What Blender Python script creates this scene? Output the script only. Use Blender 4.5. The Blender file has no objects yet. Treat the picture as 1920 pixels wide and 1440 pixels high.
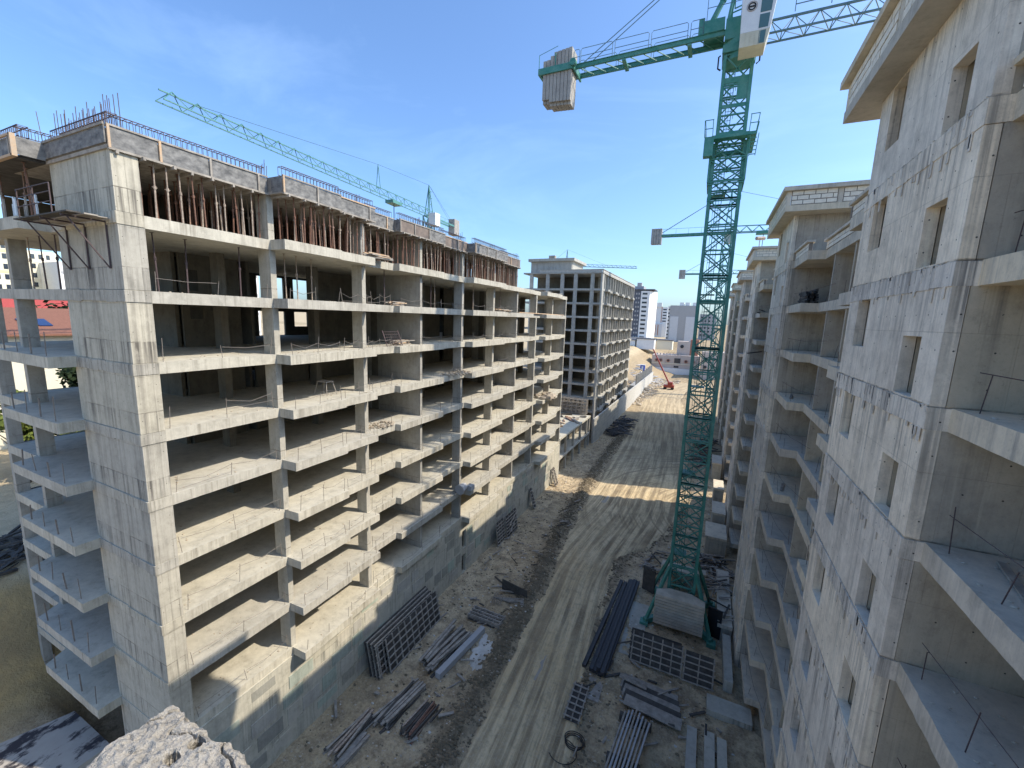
import bpy, math, random
import numpy as np
from mathutils import Vector, Matrix
random.seed(7); RN = random.Random(11)
S = bpy.context.scene; COL = S.collection
# ------------------------------------------------------------ camera, world, sun, exposure
def rot_basis(yaw, pit, rol):
    cy, sy, cp, sp, cr, sr = math.cos(yaw), math.sin(yaw), math.cos(pit), math.sin(pit), math.cos(rol), math.sin(rol)
    fwd = Vector((-sy*cp, cy*cp, -sp)); right = Vector((cy, sy, 0)); up = right.cross(fwd)
    return right*cr + up*sr, -right*sr + up*cr, fwd
cam = bpy.data.cameras.new('camera'); camo = bpy.data.objects.new('camera', cam); COL.objects.link(camo)
r_, u_, f_ = rot_basis(math.radians(25.0746), math.radians(9.1127), math.radians(1.9929))
camo.matrix_world = Matrix(((r_.x, u_.x, -f_.x, 0), (r_.y, u_.y, -f_.y, 0), (r_.z, u_.z, -f_.z, 0), (0, 0, 0, 1)))
cam.sensor_width = 36; cam.lens = 36*777.1/1920; cam.clip_start = 0.05; cam.clip_end = 6000
S.camera = camo
SUN_EL = math.radians(45.5); SUN_AZ = math.atan2(1.0, 0.31)       # from +Y towards +X
sd = Vector((math.sin(SUN_AZ)*math.cos(SUN_EL), math.cos(SUN_AZ)*math.cos(SUN_EL), math.sin(SUN_EL)))
W = bpy.data.worlds.new('World'); S.world = W; W.use_nodes = True
wn = W.node_tree.nodes; wl = W.node_tree.links
bg = wn['Background']; sky = wn.new('ShaderNodeTexSky'); sky.sky_type = 'NISHITA'; sky.sun_disc = False
sky.sun_elevation = SUN_EL; sky.sun_rotation = SUN_AZ; sky.altitude = 300; sky.air_density = 1.0; sky.dust_density = 2.4; sky.ozone_density = 3.6
# thin cirrus over the sky
tc = wn.new('ShaderNodeTexCoord'); mp = wn.new('ShaderNodeMapping'); mp.inputs['Scale'].default_value = (1.1, 2.6, 5.0); mp.inputs['Rotation'].default_value = (0.2, 0.5, 0.7)
nz = wn.new('ShaderNodeTexNoise'); nz.inputs['Scale'].default_value = 1.3; nz.inputs['Detail'].default_value = 7; nz.inputs['Roughness'].default_value = 0.6; nz.inputs['Distortion'].default_value = 0.6
rp = wn.new('ShaderNodeMapRange'); rp.inputs[1].default_value = 0.50; rp.inputs[2].default_value = 0.82; rp.inputs[4].default_value = 0.10
mx = wn.new('ShaderNodeMix'); mx.data_type = 'RGBA'; mx.inputs[7].default_value = (7.5, 8.3, 9.6, 1)
wl.new(tc.outputs['Generated'], mp.inputs[0]); wl.new(mp.outputs[0], nz.inputs['Vector']); wl.new(nz.outputs[0], rp.inputs[0])
wl.new(rp.outputs[0], mx.inputs[0]); wl.new(sky.outputs[0], mx.inputs[6]); 
tn = wn.new('ShaderNodeMix'); tn.data_type = 'RGBA'; tn.blend_type = 'MULTIPLY'; tn.inputs[0].default_value = 1; tn.inputs[7].default_value = (.70, .84, .965, 1)
wl.new(mx.outputs[2], tn.inputs[6]); wl.new(tn.outputs[2], bg.inputs[0]); bg.inputs[1].default_value = 0.15
sl = bpy.data.lights.new('sun', 'SUN'); sl.energy = 2.6; sl.angle = math.radians(0.53); sl.color = (1.0, 0.895, 0.745)
so = bpy.data.objects.new('sun', sl); COL.objects.link(so); so.rotation_euler = sd.to_track_quat('Z', 'Y').to_euler(); so.location = (30, 10, 60)
S.view_settings.view_transform = 'Standard'; S.view_settings.look = 'None'; S.view_settings.exposure = 1.07; S.view_settings.gamma = 1; S.view_settings.use_curve_mapping = False
S.render.engine = 'CYCLES'; S.cycles.diffuse_bounces = 8; S.cycles.max_bounces = 16
# ------------------------------------------------------------ mesh helpers
BOXF = ((0,3,2,1),(4,5,6,7),(0,1,5,4),(1,2,6,5),(2,3,7,6),(3,0,4,7))
class MB:
    def __init__(s): s.v = []; s.f = []; s.n = 0
    def add(s, v, f):
        n = s.n; s.v.extend(v); s.f.extend([tuple(i+n for i in q) for q in f]); s.n += len(v); return s
    def box(s, x0, x1, y0, y1, z0, z1):
        return s.add([(x0,y0,z0),(x1,y0,z0),(x1,y1,z0),(x0,y1,z0),(x0,y0,z1),(x1,y0,z1),(x1,y1,z1),(x0,y1,z1)], BOXF)
    def bar(s, p, q, w, h=None, up=(0,0,1)):
        p = Vector(p); q = Vector(q); d = (q-p)
        if d.length < 1e-6: return s
        d.normalize(); U = Vector(up)
        if abs(d.dot(U)) > .98: U = Vector((1,0,0))
        a = d.cross(U).normalized(); b = a.cross(d); h = w if h is None else h
        a = a*(w/2); b = b*(h/2)
        return s.add([tuple(t) for t in (p-a-b, p+a-b, p+a+b, p-a+b, q-a-b, q+a-b, q+a+b, q-a+b)], BOXF)
    def tube(s, pts, r, n=6, close=True, r2=None):
        pts = [Vector(p) for p in pts]; vs = []; m = len(pts)
        for i, p in enumerate(pts):
            d = (pts[min(i+1, m-1)]-pts[max(i-1, 0)]).normalized(); U = Vector((0,0,1)) if abs(d.z) < .95 else Vector((1,0,0))
            a = d.cross(U).normalized(); b = a.cross(d); rr = r if r2 is None else r+(r2-r)*i/(m-1)
            for k in range(n):
                t = 2*math.pi*k/n; vs.append(tuple(p+a*(rr*math.cos(t))+b*(rr*math.sin(t))))
        fs = [(i*n+k, i*n+(k+1) % n, (i+1)*n+(k+1) % n, (i+1)*n+k) for i in range(m-1) for k in range(n)]
        if close: fs += [tuple(range(n))[::-1], tuple((m-1)*n+k for k in range(n))]
        return s.add(vs, fs)
    def prism(s, poly, z0, z1):
        n = len(poly); A = sum(poly[i][0]*poly[(i+1) % n][1]-poly[(i+1) % n][0]*poly[i][1] for i in range(n))
        if A < 0: poly = poly[::-1]
        return s.add([(x, y, z0) for x, y in poly]+[(x, y, z1) for x, y in poly],
              [tuple(range(n))[::-1], tuple(range(n, 2*n))]+[(i, (i+1) % n, n+(i+1) % n, n+i) for i in range(n)])
    def wall(s, axis, c0, c1, u0, u1, z0, z1, holes=()):
        """wall slab between planes c0,c1 (axis 'x' or 'y'), spanning u0..u1, z0..z1, with rectangular holes (ua,ub,za,zb)"""
        us = sorted(set([u0, u1]+[h for H in holes for h in H[:2] if u0 < h < u1])); zs = sorted(set([z0, z1]+[h for H in holes for h in H[2:] if z0 < h < z1]))
        def P(c, u, z): return (c, u, z) if axis == 'x' else (u, c, z)
        nu, nzz = len(us)-1, len(zs)-1
        def solid(i, j):
            if i < 0 or j < 0 or i >= nu or j >= nzz: return False
            um = (us[i]+us[i+1])/2; zm = (zs[j]+zs[j+1])/2
            return not any(H[0] < um < H[1] and H[2] < zm < H[3] for H in holes)
        for i in range(nu):
            for j in range(nzz):
                if not solid(i, j): continue
                a, b, lo, hi = us[i], us[i+1], zs[j], zs[j+1]
                for c in (c0, c1): s.add([P(c,a,lo),P(c,b,lo),P(c,b,hi),P(c,a,hi)], [(0,1,2,3)])
                if not solid(i-1, j): s.add([P(c0,a,lo),P(c1,a,lo),P(c1,a,hi),P(c0,a,hi)], [(0,1,2,3)])
                if not solid(i+1, j): s.add([P(c0,b,lo),P(c1,b,lo),P(c1,b,hi),P(c0,b,hi)], [(0,1,2,3)])
                if not solid(i, j-1): s.add([P(c0,a,lo),P(c1,a,lo),P(c1,b,lo),P(c0,b,lo)], [(0,1,2,3)])
                if not solid(i, j+1): s.add([P(c0,a,hi),P(c1,a,hi),P(c1,b,hi),P(c0,b,hi)], [(0,1,2,3)])
        return s
    def rock(s, c, r, rn, flat=.7, n=1):
        ph = rn.random()*6; pts = []
        for (x, y, z) in ICO:
            k = r*(.7+.5*rn.random()); X = x*math.cos(ph)-y*math.sin(ph); Y = x*math.sin(ph)+y*math.cos(ph)
            pts.append((c[0]+X*k*1.25, c[1]+Y*k*.85, c[2]+z*k*flat))
        return s.add(pts, ICOF)
    def build(s, name, mat, parent=None, origin=None):
        if not s.v: return None
        o0 = Vector(origin) if origin is not None else (wloc(parent) if parent else Vector((0,0,0)))
        me = bpy.data.meshes.new(name); ar = np.array(s.v, dtype=float)-np.array(o0)
        me.from_pydata(ar.tolist(), [], s.f); me.materials.append(mat); me.update()
        o = bpy.data.objects.new(name, me); COL.objects.link(o)
        if parent: o.parent = parent; o.location = o0-wloc(parent)
        else: o.location = o0
        return o
g = (1+5**.5)/2; ICO = [tuple(Vector(v).normalized()) for v in ((-1,g,0),(1,g,0),(-1,-g,0),(1,-g,0),(0,-1,g),(0,1,g),(0,-1,-g),(0,1,-g),(g,0,-1),(g,0,1),(-g,0,-1),(-g,0,1))]
ICOF = ((0,11,5),(0,5,1),(0,1,7),(0,7,10),(0,10,11),(1,5,9),(5,11,4),(11,10,2),(10,7,6),(7,1,8),(3,9,4),(3,4,2),(3,2,6),(3,6,8),(3,8,9),(4,9,5),(2,4,11),(6,2,10),(8,6,7),(9,8,1))
def wloc(o):
    v = Vector(o.location)
    while o.parent: o = o.parent; v += Vector(o.location)
    return v
def thing(name, label, cat, loc, group=None):
    o = bpy.data.objects.new(name, None); COL.objects.link(o); o.location = loc; o.empty_display_size = .5
    return tag(o, label, cat, group)
def tag(o, label=None, cat=None, group=None, kind=None):
    if o is None: return None
    if label: o['label'] = label
    if cat: o['category'] = cat
    if group: o['group'] = group
    if kind: o['kind'] = kind
    return o
def copy_tree(o, parent=None):
    c = o.copy(); COL.objects.link(c)
    if parent: c.parent = parent
    for ch in list(o.children): copy_tree(ch, c)
    return c
# ------------------------------------------------------------ materials
def nt(name):
    m = bpy.data.materials.new(name); m.use_nodes = True; t = m.node_tree; return m, t, t.nodes['Principled BSDF']
def N(t, typ, **kw):
    n = t.nodes.new('ShaderNode'+typ)
    for k, v in kw.items():
        if k.startswith('i_'):
            key = k[2:].replace('_', ' '); n.inputs[key].default_value = v
        else: setattr(n, k, v)
    return n
def noise(t, vec, scale, detail=5, rough=.55, map_scale=None, dist=0):
    n = N(t, 'TexNoise'); n.inputs['Scale'].default_value = scale; n.inputs['Detail'].default_value = detail; n.inputs['Roughness'].default_value = rough; n.inputs['Distortion'].default_value = dist
    if map_scale is not None:
        m = N(t, 'Mapping'); m.inputs['Scale'].default_value = map_scale; t.links.new(vec, m.inputs[0]); vec = m.outputs[0]
    t.links.new(vec, n.inputs['Vector']); return n.outputs[0]
def mrange(t, v, a, b, c=0, d=1):
    n = N(t, 'MapRange'); t.links.new(v, n.inputs[0])
    for i, k in enumerate((a, b, c, d)): n.inputs[i+1].default_value = k
    return n.outputs[0]
def mixc(t, fac, a, b, mode='MIX'):
    n = N(t, 'Mix', data_type='RGBA', blend_type=mode)
    for sock, v in ((n.inputs[0], fac), (n.inputs[6], a), (n.inputs[7], b)):
        if isinstance(v, (int, float)): sock.default_value = v
        elif isinstance(v, tuple): sock.default_value = (*v, 1)
        else: t.links.new(v, sock)
    return n.outputs[2]
def math_(t, op, a, b=None):
    n = N(t, 'Math', operation=op)
    for i, v in enumerate((a, b)):
        if v is None: continue
        if isinstance(v, (int, float)): n.inputs[i].default_value = v
        else: t.links.new(v, n.inputs[i])
    return n.outputs[0]
def bump(t, p, h, dist=.02, strength=.6):
    b = N(t, 'Bump'); b.inputs['Distance'].default_value = dist; b.inputs['Strength'].default_value = strength
    t.links.new(h, b.inputs['Height']); t.links.new(b.outputs[0], p.inputs['Normal'])
def concrete(name, light, dark, streak=.5, joint=0.0, holes=0.0, storey=None, stain=(.10,.09,.08), fleck=.25, bmp=.5):
    m, t, p = nt(name); L = t.links
    g_ = N(t, 'NewGeometry'); pos = g_.outputs['Position']
    sx = N(t, 'SeparateXYZ'); L.new(pos, sx.inputs[0]); nrm = N(t, 'SeparateXYZ'); L.new(g_.outputs['Normal'], nrm.inputs[0])
    big = noise(t, pos, .35, 6, .6); mid = noise(t, pos, 2.2, 6, .65); fine = noise(t, pos, 22, 4, .6)
    st = noise(t, pos, 1.0, 5, .65, (3.6, 3.6, .06)); st2 = noise(t, pos, 1.0, 5, .6, (11, 11, .10))
    c = mixc(t, mrange(t, big, .3, .7), dark, light)
    c = mixc(t, mrange(t, mid, .35, .7, 0, .55), c, tuple(min(1, k*1.16) for k in light))
    vert = mrange(t, math_(t, 'ABSOLUTE', nrm.outputs[2]), .3, .7, 1, 0)
    f1 = math_(t, 'MULTIPLY', mrange(t, st, .50, .72, 0, streak), vert)
    f2 = math_(t, 'MULTIPLY', mrange(t, st2, .52, .75, 0, streak*.7), vert)
    msk = mrange(t, noise(t, pos, .33, 4, .6), .38, .6, .25, 1.15); f1 = math_(t, 'MULTIPLY', f1, msk); f2 = math_(t, 'MULTIPLY', f2, mrange(t, noise(t, pos, .21, 3, .6), .4, .58, .3, 1.2))
    if storey:
        zz = math_(t, 'FRACT', math_(t, 'DIVIDE', math_(t, 'ADD', sx.outputs[2], 300-storey[0]), storey[1]))
        near = mrange(t, math_(t, 'ADD', zz, math_(t, 'MULTIPLY', mid, .5)), .55, 1.35, .45, 1.35); f1 = math_(t, 'MULTIPLY', f1, near); f2 = math_(t, 'MULTIPLY', f2, near)
        wob = math_(t, 'MULTIPLY', math_(t, 'SUBTRACT', noise(t, pos, 3, 6, .7), .5), .022); jr = None
        for off in (0.0,):
            q = math_(t, 'ABSOLUTE', math_(t, 'ADD', math_(t, 'SUBTRACT', math_(t, 'FRACT', math_(t, 'ADD', zz, off+.5)), .5), wob)); q = mrange(t, q, .002, .011, 1, 0); jr = q if jr is None else math_(t, 'MAXIMUM', jr, q)
        jl = math_(t, 'MULTIPLY', math_(t, 'MULTIPLY', jr, vert), mrange(t, noise(t, pos, 1.1, 6, .7), .42, .60))
    c = mixc(t, f1, c, stain); c = mixc(t, f2, c, tuple(k*1.3 for k in stain))
    c = mixc(t, mrange(t, fine, .55, .8, 0, fleck), c, tuple(k*.5 for k in dark))
    if storey: c = mixc(t, math_(t, 'MULTIPLY', jl, .7), c, (.06, .05, .04))
    blot = noise(t, pos, 1.5, 10, .8, (1, 1, .7)); c = mixc(t, mrange(t, blot, .51, .66, 0, .42), c, tuple(k*.5 for k in dark)); pit = noise(t, pos, 9, 6, .8); c = mixc(t, mrange(t, pit, .60, .72, 0, .6), c, tuple(k*.45 for k in dark)); c = mixc(t, mrange(t, blot, .47, .36, 0, .35), c, tuple(min(1, k*1.2) for k in light))
    pale = math_(t, 'MULTIPLY', mrange(t, noise(t, pos, 1.0, 4, .7, (5, 5, .2)), .58, .7, 0, .35), vert)
    c = mixc(t, pale, c, tuple(min(1, k*1.35) for k in light))
    h = math_(t, 'ADD', math_(t, 'MULTIPLY', fine, .35), math_(t, 'MULTIPLY', mid, .5))
    if storey: h = math_(t, 'SUBTRACT', h, math_(t, 'MULTIPLY', jl, 1.2))
    if joint or holes:
        u = math_(t, 'ADD', sx.outputs[0], sx.outputs[1]); cb = N(t, 'CombineXYZ'); L.new(u, cb.inputs[0]); L.new(sx.outputs[2], cb.inputs[1])
        if joint:
            br = N(t, 'TexBrick'); br.offset = .5; L.new(cb.outputs[0], br.inputs['Vector']); br.inputs['Scale'].default_value = 1
            br.inputs['Mortar Size'].default_value = .008; br.inputs['Mortar Smooth'].default_value = .3; br.inputs['Brick Width'].default_value = 1.22; br.inputs['Row Height'].default_value = 3.01
            jf = math_(t, 'MULTIPLY', math_(t, 'MULTIPLY', br.outputs['Fac'], vert), mrange(t, mid, .3, .6, .3, 1))
            c = mixc(t, math_(t, 'MULTIPLY', jf, joint), c, tuple(k*.35 for k in dark)); h = math_(t, 'SUBTRACT', h, math_(t, 'MULTIPLY', jf, .8))
        if holes:
            fu = math_(t, 'SUBTRACT', math_(t, 'FRACT', math_(t, 'DIVIDE', u, .61)), .5); fz = math_(t, 'SUBTRACT', math_(t, 'FRACT', math_(t, 'DIVIDE', sx.outputs[2], .75)), .5)
            fu = math_(t, 'MULTIPLY', fu, .61); fz = math_(t, 'MULTIPLY', fz, .75)
            d = math_(t, 'SQRT', math_(t, 'ADD', math_(t, 'MULTIPLY', fu, fu), math_(t, 'MULTIPLY', fz, fz)))
            hf = math_(t, 'MULTIPLY', math_(t, 'MULTIPLY', math_(t, 'LESS_THAN', d, .018), vert), holes)
            hf = math_(t, 'MULTIPLY', hf, math_(t, 'GREATER_THAN', noise(t, pos, 1.3, 2), .47))
            c = mixc(t, hf, c, (.03, .03, .03))
    oi = N(t, 'ObjectInfo'); hv = N(t, 'HueSaturation'); L.new(c, hv.inputs['Color']); L.new(mrange(t, oi.outputs['Random'], 0, 1, .88, 1.1), hv.inputs['Value']); L.new(mrange(t, oi.outputs['Random'], 0, 1, .8, 1.15), hv.inputs['Saturation']); c = hv.outputs[0]
    L.new(c, p.inputs['Base Color']); p.inputs['Roughness'].default_value = .88; p.inputs['Specular IOR Level'].default_value = .25
    bump(t, p, h, .02, bmp); return m
def simple(name, col, rough=.7, var=.25, scale=3, metal=0, bmp=.2, col2=None, spec=.3, sc3=None):
    m, t, p = nt(name); g_ = N(t, 'TexCoord').outputs['Object']
    n1 = noise(t, g_, scale, 6, .65, sc3); n2 = noise(t, g_, scale*7, 3, .6)
    c = mixc(t, mrange(t, n1, .35, .68), col, col2 if col2 else tuple(k*(1-var) for k in col))
    c = mixc(t, mrange(t, n2, .5, .8, 0, .4), c, tuple(k*.6 for k in col))
    t.links.new(c, p.inputs['Base Color']); p.inputs['Roughness'].default_value = rough; p.inputs['Metallic'].default_value = metal; p.inputs['Specular IOR Level'].default_value = spec
    if bmp: bump(t, p, n2, .01, bmp)
    return m
ZT = 3.58; ST = 3.01
M = {}
M['conc'] = concrete('concrete_slab', (.50,.47,.39), (.36,.335,.275), .95, 0, 0, (3.08+.5, ST), (.15,.13,.10))
M['wallL'] = concrete('concrete_corner_wall', (.48,.445,.36), (.34,.315,.255), 1.3, .35, .7, (3.58-.1, ST), (.11,.10,.085))
M['floor'] = concrete('concrete_interior_shaded', (.19,.17,.135), (.12,.108,.085), .4, 0, 0, None, (.1,.09,.07))  # interior concrete with deep shade put into its colour
M['colm'] = concrete('concrete_column', (.42,.40,.345), (.30,.28,.235), .5, 0, .4, (3.08, ST), (.15,.13,.11))
M['base'] = concrete('basement_concrete', (.47,.445,.37), (.33,.315,.265), .7, .1, 0, (-20.5, ST), (.08,.085,.08))
M['blk1'] = concrete('patched_block_grey', (.49,.46,.385), (.36,.34,.29), .25)
M['blk2'] = concrete('patched_block_teal', (.39,.43,.36), (.28,.32,.27), .25)
M['blk3'] = concrete('patched_block_dark', (.34,.33,.275), (.24,.235,.20), .25)
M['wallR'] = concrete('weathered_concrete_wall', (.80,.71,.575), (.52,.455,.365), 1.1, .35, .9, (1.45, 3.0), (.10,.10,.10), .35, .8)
M['sideR'] = concrete('weathered_side_wall_shaded', (.46,.405,.315), (.33,.295,.235), .6, .2, .9, (1.45, 3.0), (.10,.095,.085))  # facade concrete again, its colour darkened for the shaded side faces
M['slabR'] = concrete('balcony_concrete', (.64,.56,.43), (.45,.40,.32), .6, 0, 0, None, (.18,.18,.18))
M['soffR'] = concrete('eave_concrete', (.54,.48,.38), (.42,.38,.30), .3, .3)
M['conc2'] = concrete('far_concrete', (.46,.44,.385), (.34,.325,.28), .4)
M['block'] = simple('aerated_block', (.78,.72,.60), .9, .2, 3.5, bmp=.6)
M['mortar'] = simple('mortar', (.25,.225,.195), .95, .3, 5)
M['bkfar'] = simple('pale_blockwork', (.52,.50,.45), .95, .2, 2)
M['ply'] = simple('grey_shuttering_ply', (.27,.262,.245), .8, .4, 2.6, col2=(.085,.085,.085), sc3=(1, 1, 1.6))
M['plyb'] = simple('brown_shuttering_ply', (.24,.19,.155), .8, .4, 1.6, col2=(.12,.10,.09))
M['board'] = simple('fresh_timber_board', (.56,.36,.20), .8, .3, 2, col2=(.42,.35,.27))
M['timb'] = simple('grey_weathered_timber', (.40,.36,.305), .85, .5, 2.5, col2=(.20,.18,.155))
M['timbd'] = simple('dark_weathered_timber', (.10,.092,.082), .85, .5, 2.5, col2=(.05,.045,.04))
M['rust'] = simple('rusty_steel', (.25,.125,.08), .75, .4, 9, .0, col2=(.09,.06,.05))
M['rust2'] = simple('faded_red_steel', (.36,.23,.16), .7, .4, 6, .0, col2=(.15,.10,.085))
M['rust3'] = simple('greyish_steel_prop', (.46,.38,.30), .65, .4, 6, .0, col2=(.20,.15,.12))
M['rebar'] = simple('rebar_steel', (.115,.085,.085), .7, .3, 6, .2)
M['wire'] = simple('guard_wire', (.24,.21,.18), .7, .3, 6)
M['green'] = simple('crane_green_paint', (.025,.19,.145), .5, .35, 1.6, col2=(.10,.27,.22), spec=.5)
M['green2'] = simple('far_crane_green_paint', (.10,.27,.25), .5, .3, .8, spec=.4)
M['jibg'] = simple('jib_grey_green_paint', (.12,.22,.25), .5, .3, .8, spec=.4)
M['cwt'] = simple('counterweight_concrete', (.40,.38,.345), .9, .3, 1.2, col2=(.28,.265,.24))
M['cwt2'] = simple('ballast_concrete', (.58,.52,.42), .9, .3, 1.2, col2=(.40,.36,.29))
M['white'] = simple('cab_white_paint', (.66,.68,.68), .4, .08, 2, spec=.5, bmp=0)
M['cream'] = simple('cab_cream_paint', (.58,.55,.42), .45, .15, 2, spec=.5, bmp=0)
M['black'] = simple('black_steel', (.02,.022,.025), .5, .3, 4)
M['tar'] = simple('dark_steel_channel', (.045,.045,.05), .55, .4, 5, col2=(.02,.02,.022), spec=.4)
M['tile'] = simple('red_roof_tiles', (.25,.115,.075), .8, .3, 6)
M['redroof'] = simple('bright_red_roof', (.38,.07,.06), .7, .15, 3)
M['plaster'] = simple('cream_plaster', (.74,.69,.54), .9, .08, 1.5)
M['yplas'] = simple('yellow_plaster', (.72,.62,.34), .9, .1, .3)
M['pplas'] = simple('pale_peach_plaster', (.74,.66,.50), .9, .1, .3)
M['wplas'] = simple('white_plaster', (.78,.78,.76), .9, .06, .3)
M['gplas'] = simple('light_grey_plaster', (.40,.40,.40), .9, .06, .3)
M['dplas'] = simple('slate_grey_plaster', (.12,.13,.155), .9, .1, .3)
M['gpan'] = simple('pale_grey_panel', (.60,.61,.62), .9, .05, .3)
M['pinkb'] = simple('pinkish_brickwork', (.50,.42,.36), .9, .2, .4, col2=(.58,.50,.44))
M['redb'] = simple('red_brickwork', (.40,.19,.13), .9, .2, 1.2)
m, t, p = nt('puddle_water'); p.inputs['Base Color'].default_value = (.34,.30,.24,1); p.inputs['Roughness'].default_value = .55; M['pud'] = m
M['pane'] = simple('dark_window_glass', (.035,.045,.06), .12, .2, 2, spec=.6, bmp=0)
M['redp'] = simple('red_machine_paint', (.32,.05,.03), .4, .15, 3, spec=.5)
M['bluep'] = simple('blue_plastic', (.05,.10,.45), .4, .1, 3)
M['solar'] = simple('solar_glass', (.02,.04,.12), .15, .2, 2, spec=.6, bmp=0)
M['leaf'] = simple('olive_foliage', (.17,.20,.035), .9, .5, .6, col2=(.05,.075,.018), bmp=0)
M['leafd'] = simple('dark_foliage', (.03,.05,.018), .9, .4, .6, bmp=0)
M['bark'] = simple('tree_bark', (.10,.075,.05), .9, .3, 4)
M['stone'] = simple('site_stones', (.50,.43,.33), .95, .4, .8, col2=(.34,.28,.21))
M['clod'] = simple('dark_earth_clods', (.21,.17,.115), .98, .4, .5, col2=(.12,.10,.065))
M['chips'] = simple('pale_debris', (.62,.60,.55), .9, .2, 2)
M['dark'] = simple('shade_dark_interior_wall', (.06,.055,.045), .95, .3, 1.5)  # near-black colour stands in for the unlit depth behind the props
m, t, p = nt('glass_cab'); p.inputs['Base Color'].default_value = (.06,.13,.13,1); p.inputs['Roughness'].default_value = .08; p.inputs['Specular IOR Level'].default_value = .8; M['cabg'] = m
def ground_mat(name, road):
    m, t, p = nt(name); L = t.links; pos = N(t, 'NewGeometry').outputs['Position']
    a = noise(t, pos, .12, 6, .6); b = noise(t, pos, .9, 8, .7); c3 = noise(t, pos, 7, 5, .7)
    if road:
        sz = N(t, 'SeparateXYZ'); L.new(pos, sz.inputs[0])
        at = N(t, 'Attribute', attribute_name='UVMap'); v = at.outputs['Vector']
        tr = noise(t, v, 1.0, 6, .62, (1.5, .05, 1), .08); tr2 = noise(t, v, 1.0, 6, .7, (5.5, .22, 1), .1); pat = mrange(t, noise(t, pos, .22, 5, .6), .38, .62)
        col = mixc(t, mrange(t, a, .35, .65), (.62,.475,.27), (.72,.585,.37))
        col = mixc(t, math_(t, 'MULTIPLY', mrange(t, tr, .44, .56, 0, 1.0), mrange(t, pat, 0, 1, .5, 1)), col, (.25,.19,.115))
        col = mixc(t, math_(t, 'MULTIPLY', mrange(t, tr2, .48, .66, 0, .8), mrange(t, b, .35, .65)), col, (.19,.145,.09))
        col = mixc(t, mrange(t, c3, .5, .8, 0, .45), col, (.62,.58,.50))
        cxy = N(t, 'VectorMath', operation='SUBTRACT'); L.new(pos, cxy.inputs[0]); cxy.inputs[1].default_value = (9, 62, -27); ln = N(t, 'VectorMath', operation='LENGTH'); L.new(cxy.outputs[0], ln.inputs[0])
        cv = N(t, 'CombineXYZ'); L.new(math_(t, 'MULTIPLY', ln.outputs['Value'], 2.1), cv.inputs[0]); L.new(math_(t, 'MULTIPLY', sz.outputs[1], .05), cv.inputs[1]); arc = noise(t, cv.outputs[0], 1.0, 6, .65)
        am = math_(t, 'MULTIPLY', mrange(t, arc, .47, .60, 0, .85), math_(t, 'MULTIPLY', mrange(t, sz.outputs[1], 44, 58), mrange(t, sz.outputs[1], 125, 95))); am = math_(t, 'MULTIPLY', am, mrange(t, noise(t, pos, .16, 3), .42, .55)); col = mixc(t, am, col, (.24,.185,.115))
        col = mixc(t, mrange(t, noise(t, pos, 1.7, 8, .8), .5, .64, 0, .5), col, (.25,.21,.15)); col = mixc(t, mrange(t, sz.outputs[1], 60, 150, 0, .6), col, (.40,.32,.21))
        h = math_(t, 'ADD', math_(t, 'MULTIPLY', tr, -1.4), math_(t, 'ADD', math_(t, 'MULTIPLY', tr2, -.7), math_(t, 'MULTIPLY', c3, .4)))
        bump(t, p, h, .12, .8)
    else:
        sz = N(t, 'SeparateXYZ'); L.new(pos, sz.inputs[0])
        col = mixc(t, mrange(t, a, .35, .65), (.46,.355,.215), (.62,.495,.325))
        col = mixc(t, mrange(t, b, .44, .60, 0, .85), col, (.235,.18,.115)); col = mixc(t, mrange(t, noise(t, pos, 3.1, 8, .8), .50, .62, 0, .6), col, (.19,.145,.09))
        col = mixc(t, mrange(t, c3, .45, .75, 0, .5), col, (.66,.56,.41)); dk = N(t, 'Attribute', attribute_name='turned'); col = mixc(t, math_(t, 'MULTIPLY', dk.outputs['Fac'], mrange(t, b, .3, .6, .45, 1)), col, (.165,.135,.09))
        sand = mrange(t, sz.outputs[1], 64, 150, 0, 1); col = mixc(t, sand, col, mixc(t, mrange(t, b, .35, .7), (.40,.31,.19), (.28,.22,.145)))
        bank = mrange(t, sz.outputs[0], -33, -36, 0, 1); bk = mixc(t, mrange(t, noise(t, pos, .35, 7, .65), .38, .62), (.54,.37,.165), (.34,.25,.13))
        hi = mrange(t, sz.outputs[2], -18.9, -18.0, 0, 1); bk = mixc(t, hi, bk, mixc(t, mrange(t, b, .3, .7), (.56,.45,.29), (.38,.31,.20)))
        col = mixc(t, bank, col, bk)
        bump(t, p, math_(t, 'ADD', b, math_(t, 'MULTIPLY', c3, .4)), .25, .9)
    L.new(col, p.inputs['Base Color']); p.inputs['Roughness'].default_value = .97; p.inputs['Specular IOR Level'].default_value = .12; return m
M['ground'] = ground_mat('site_earth', False); M['road'] = ground_mat('rutted_earth_road', True)
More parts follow.
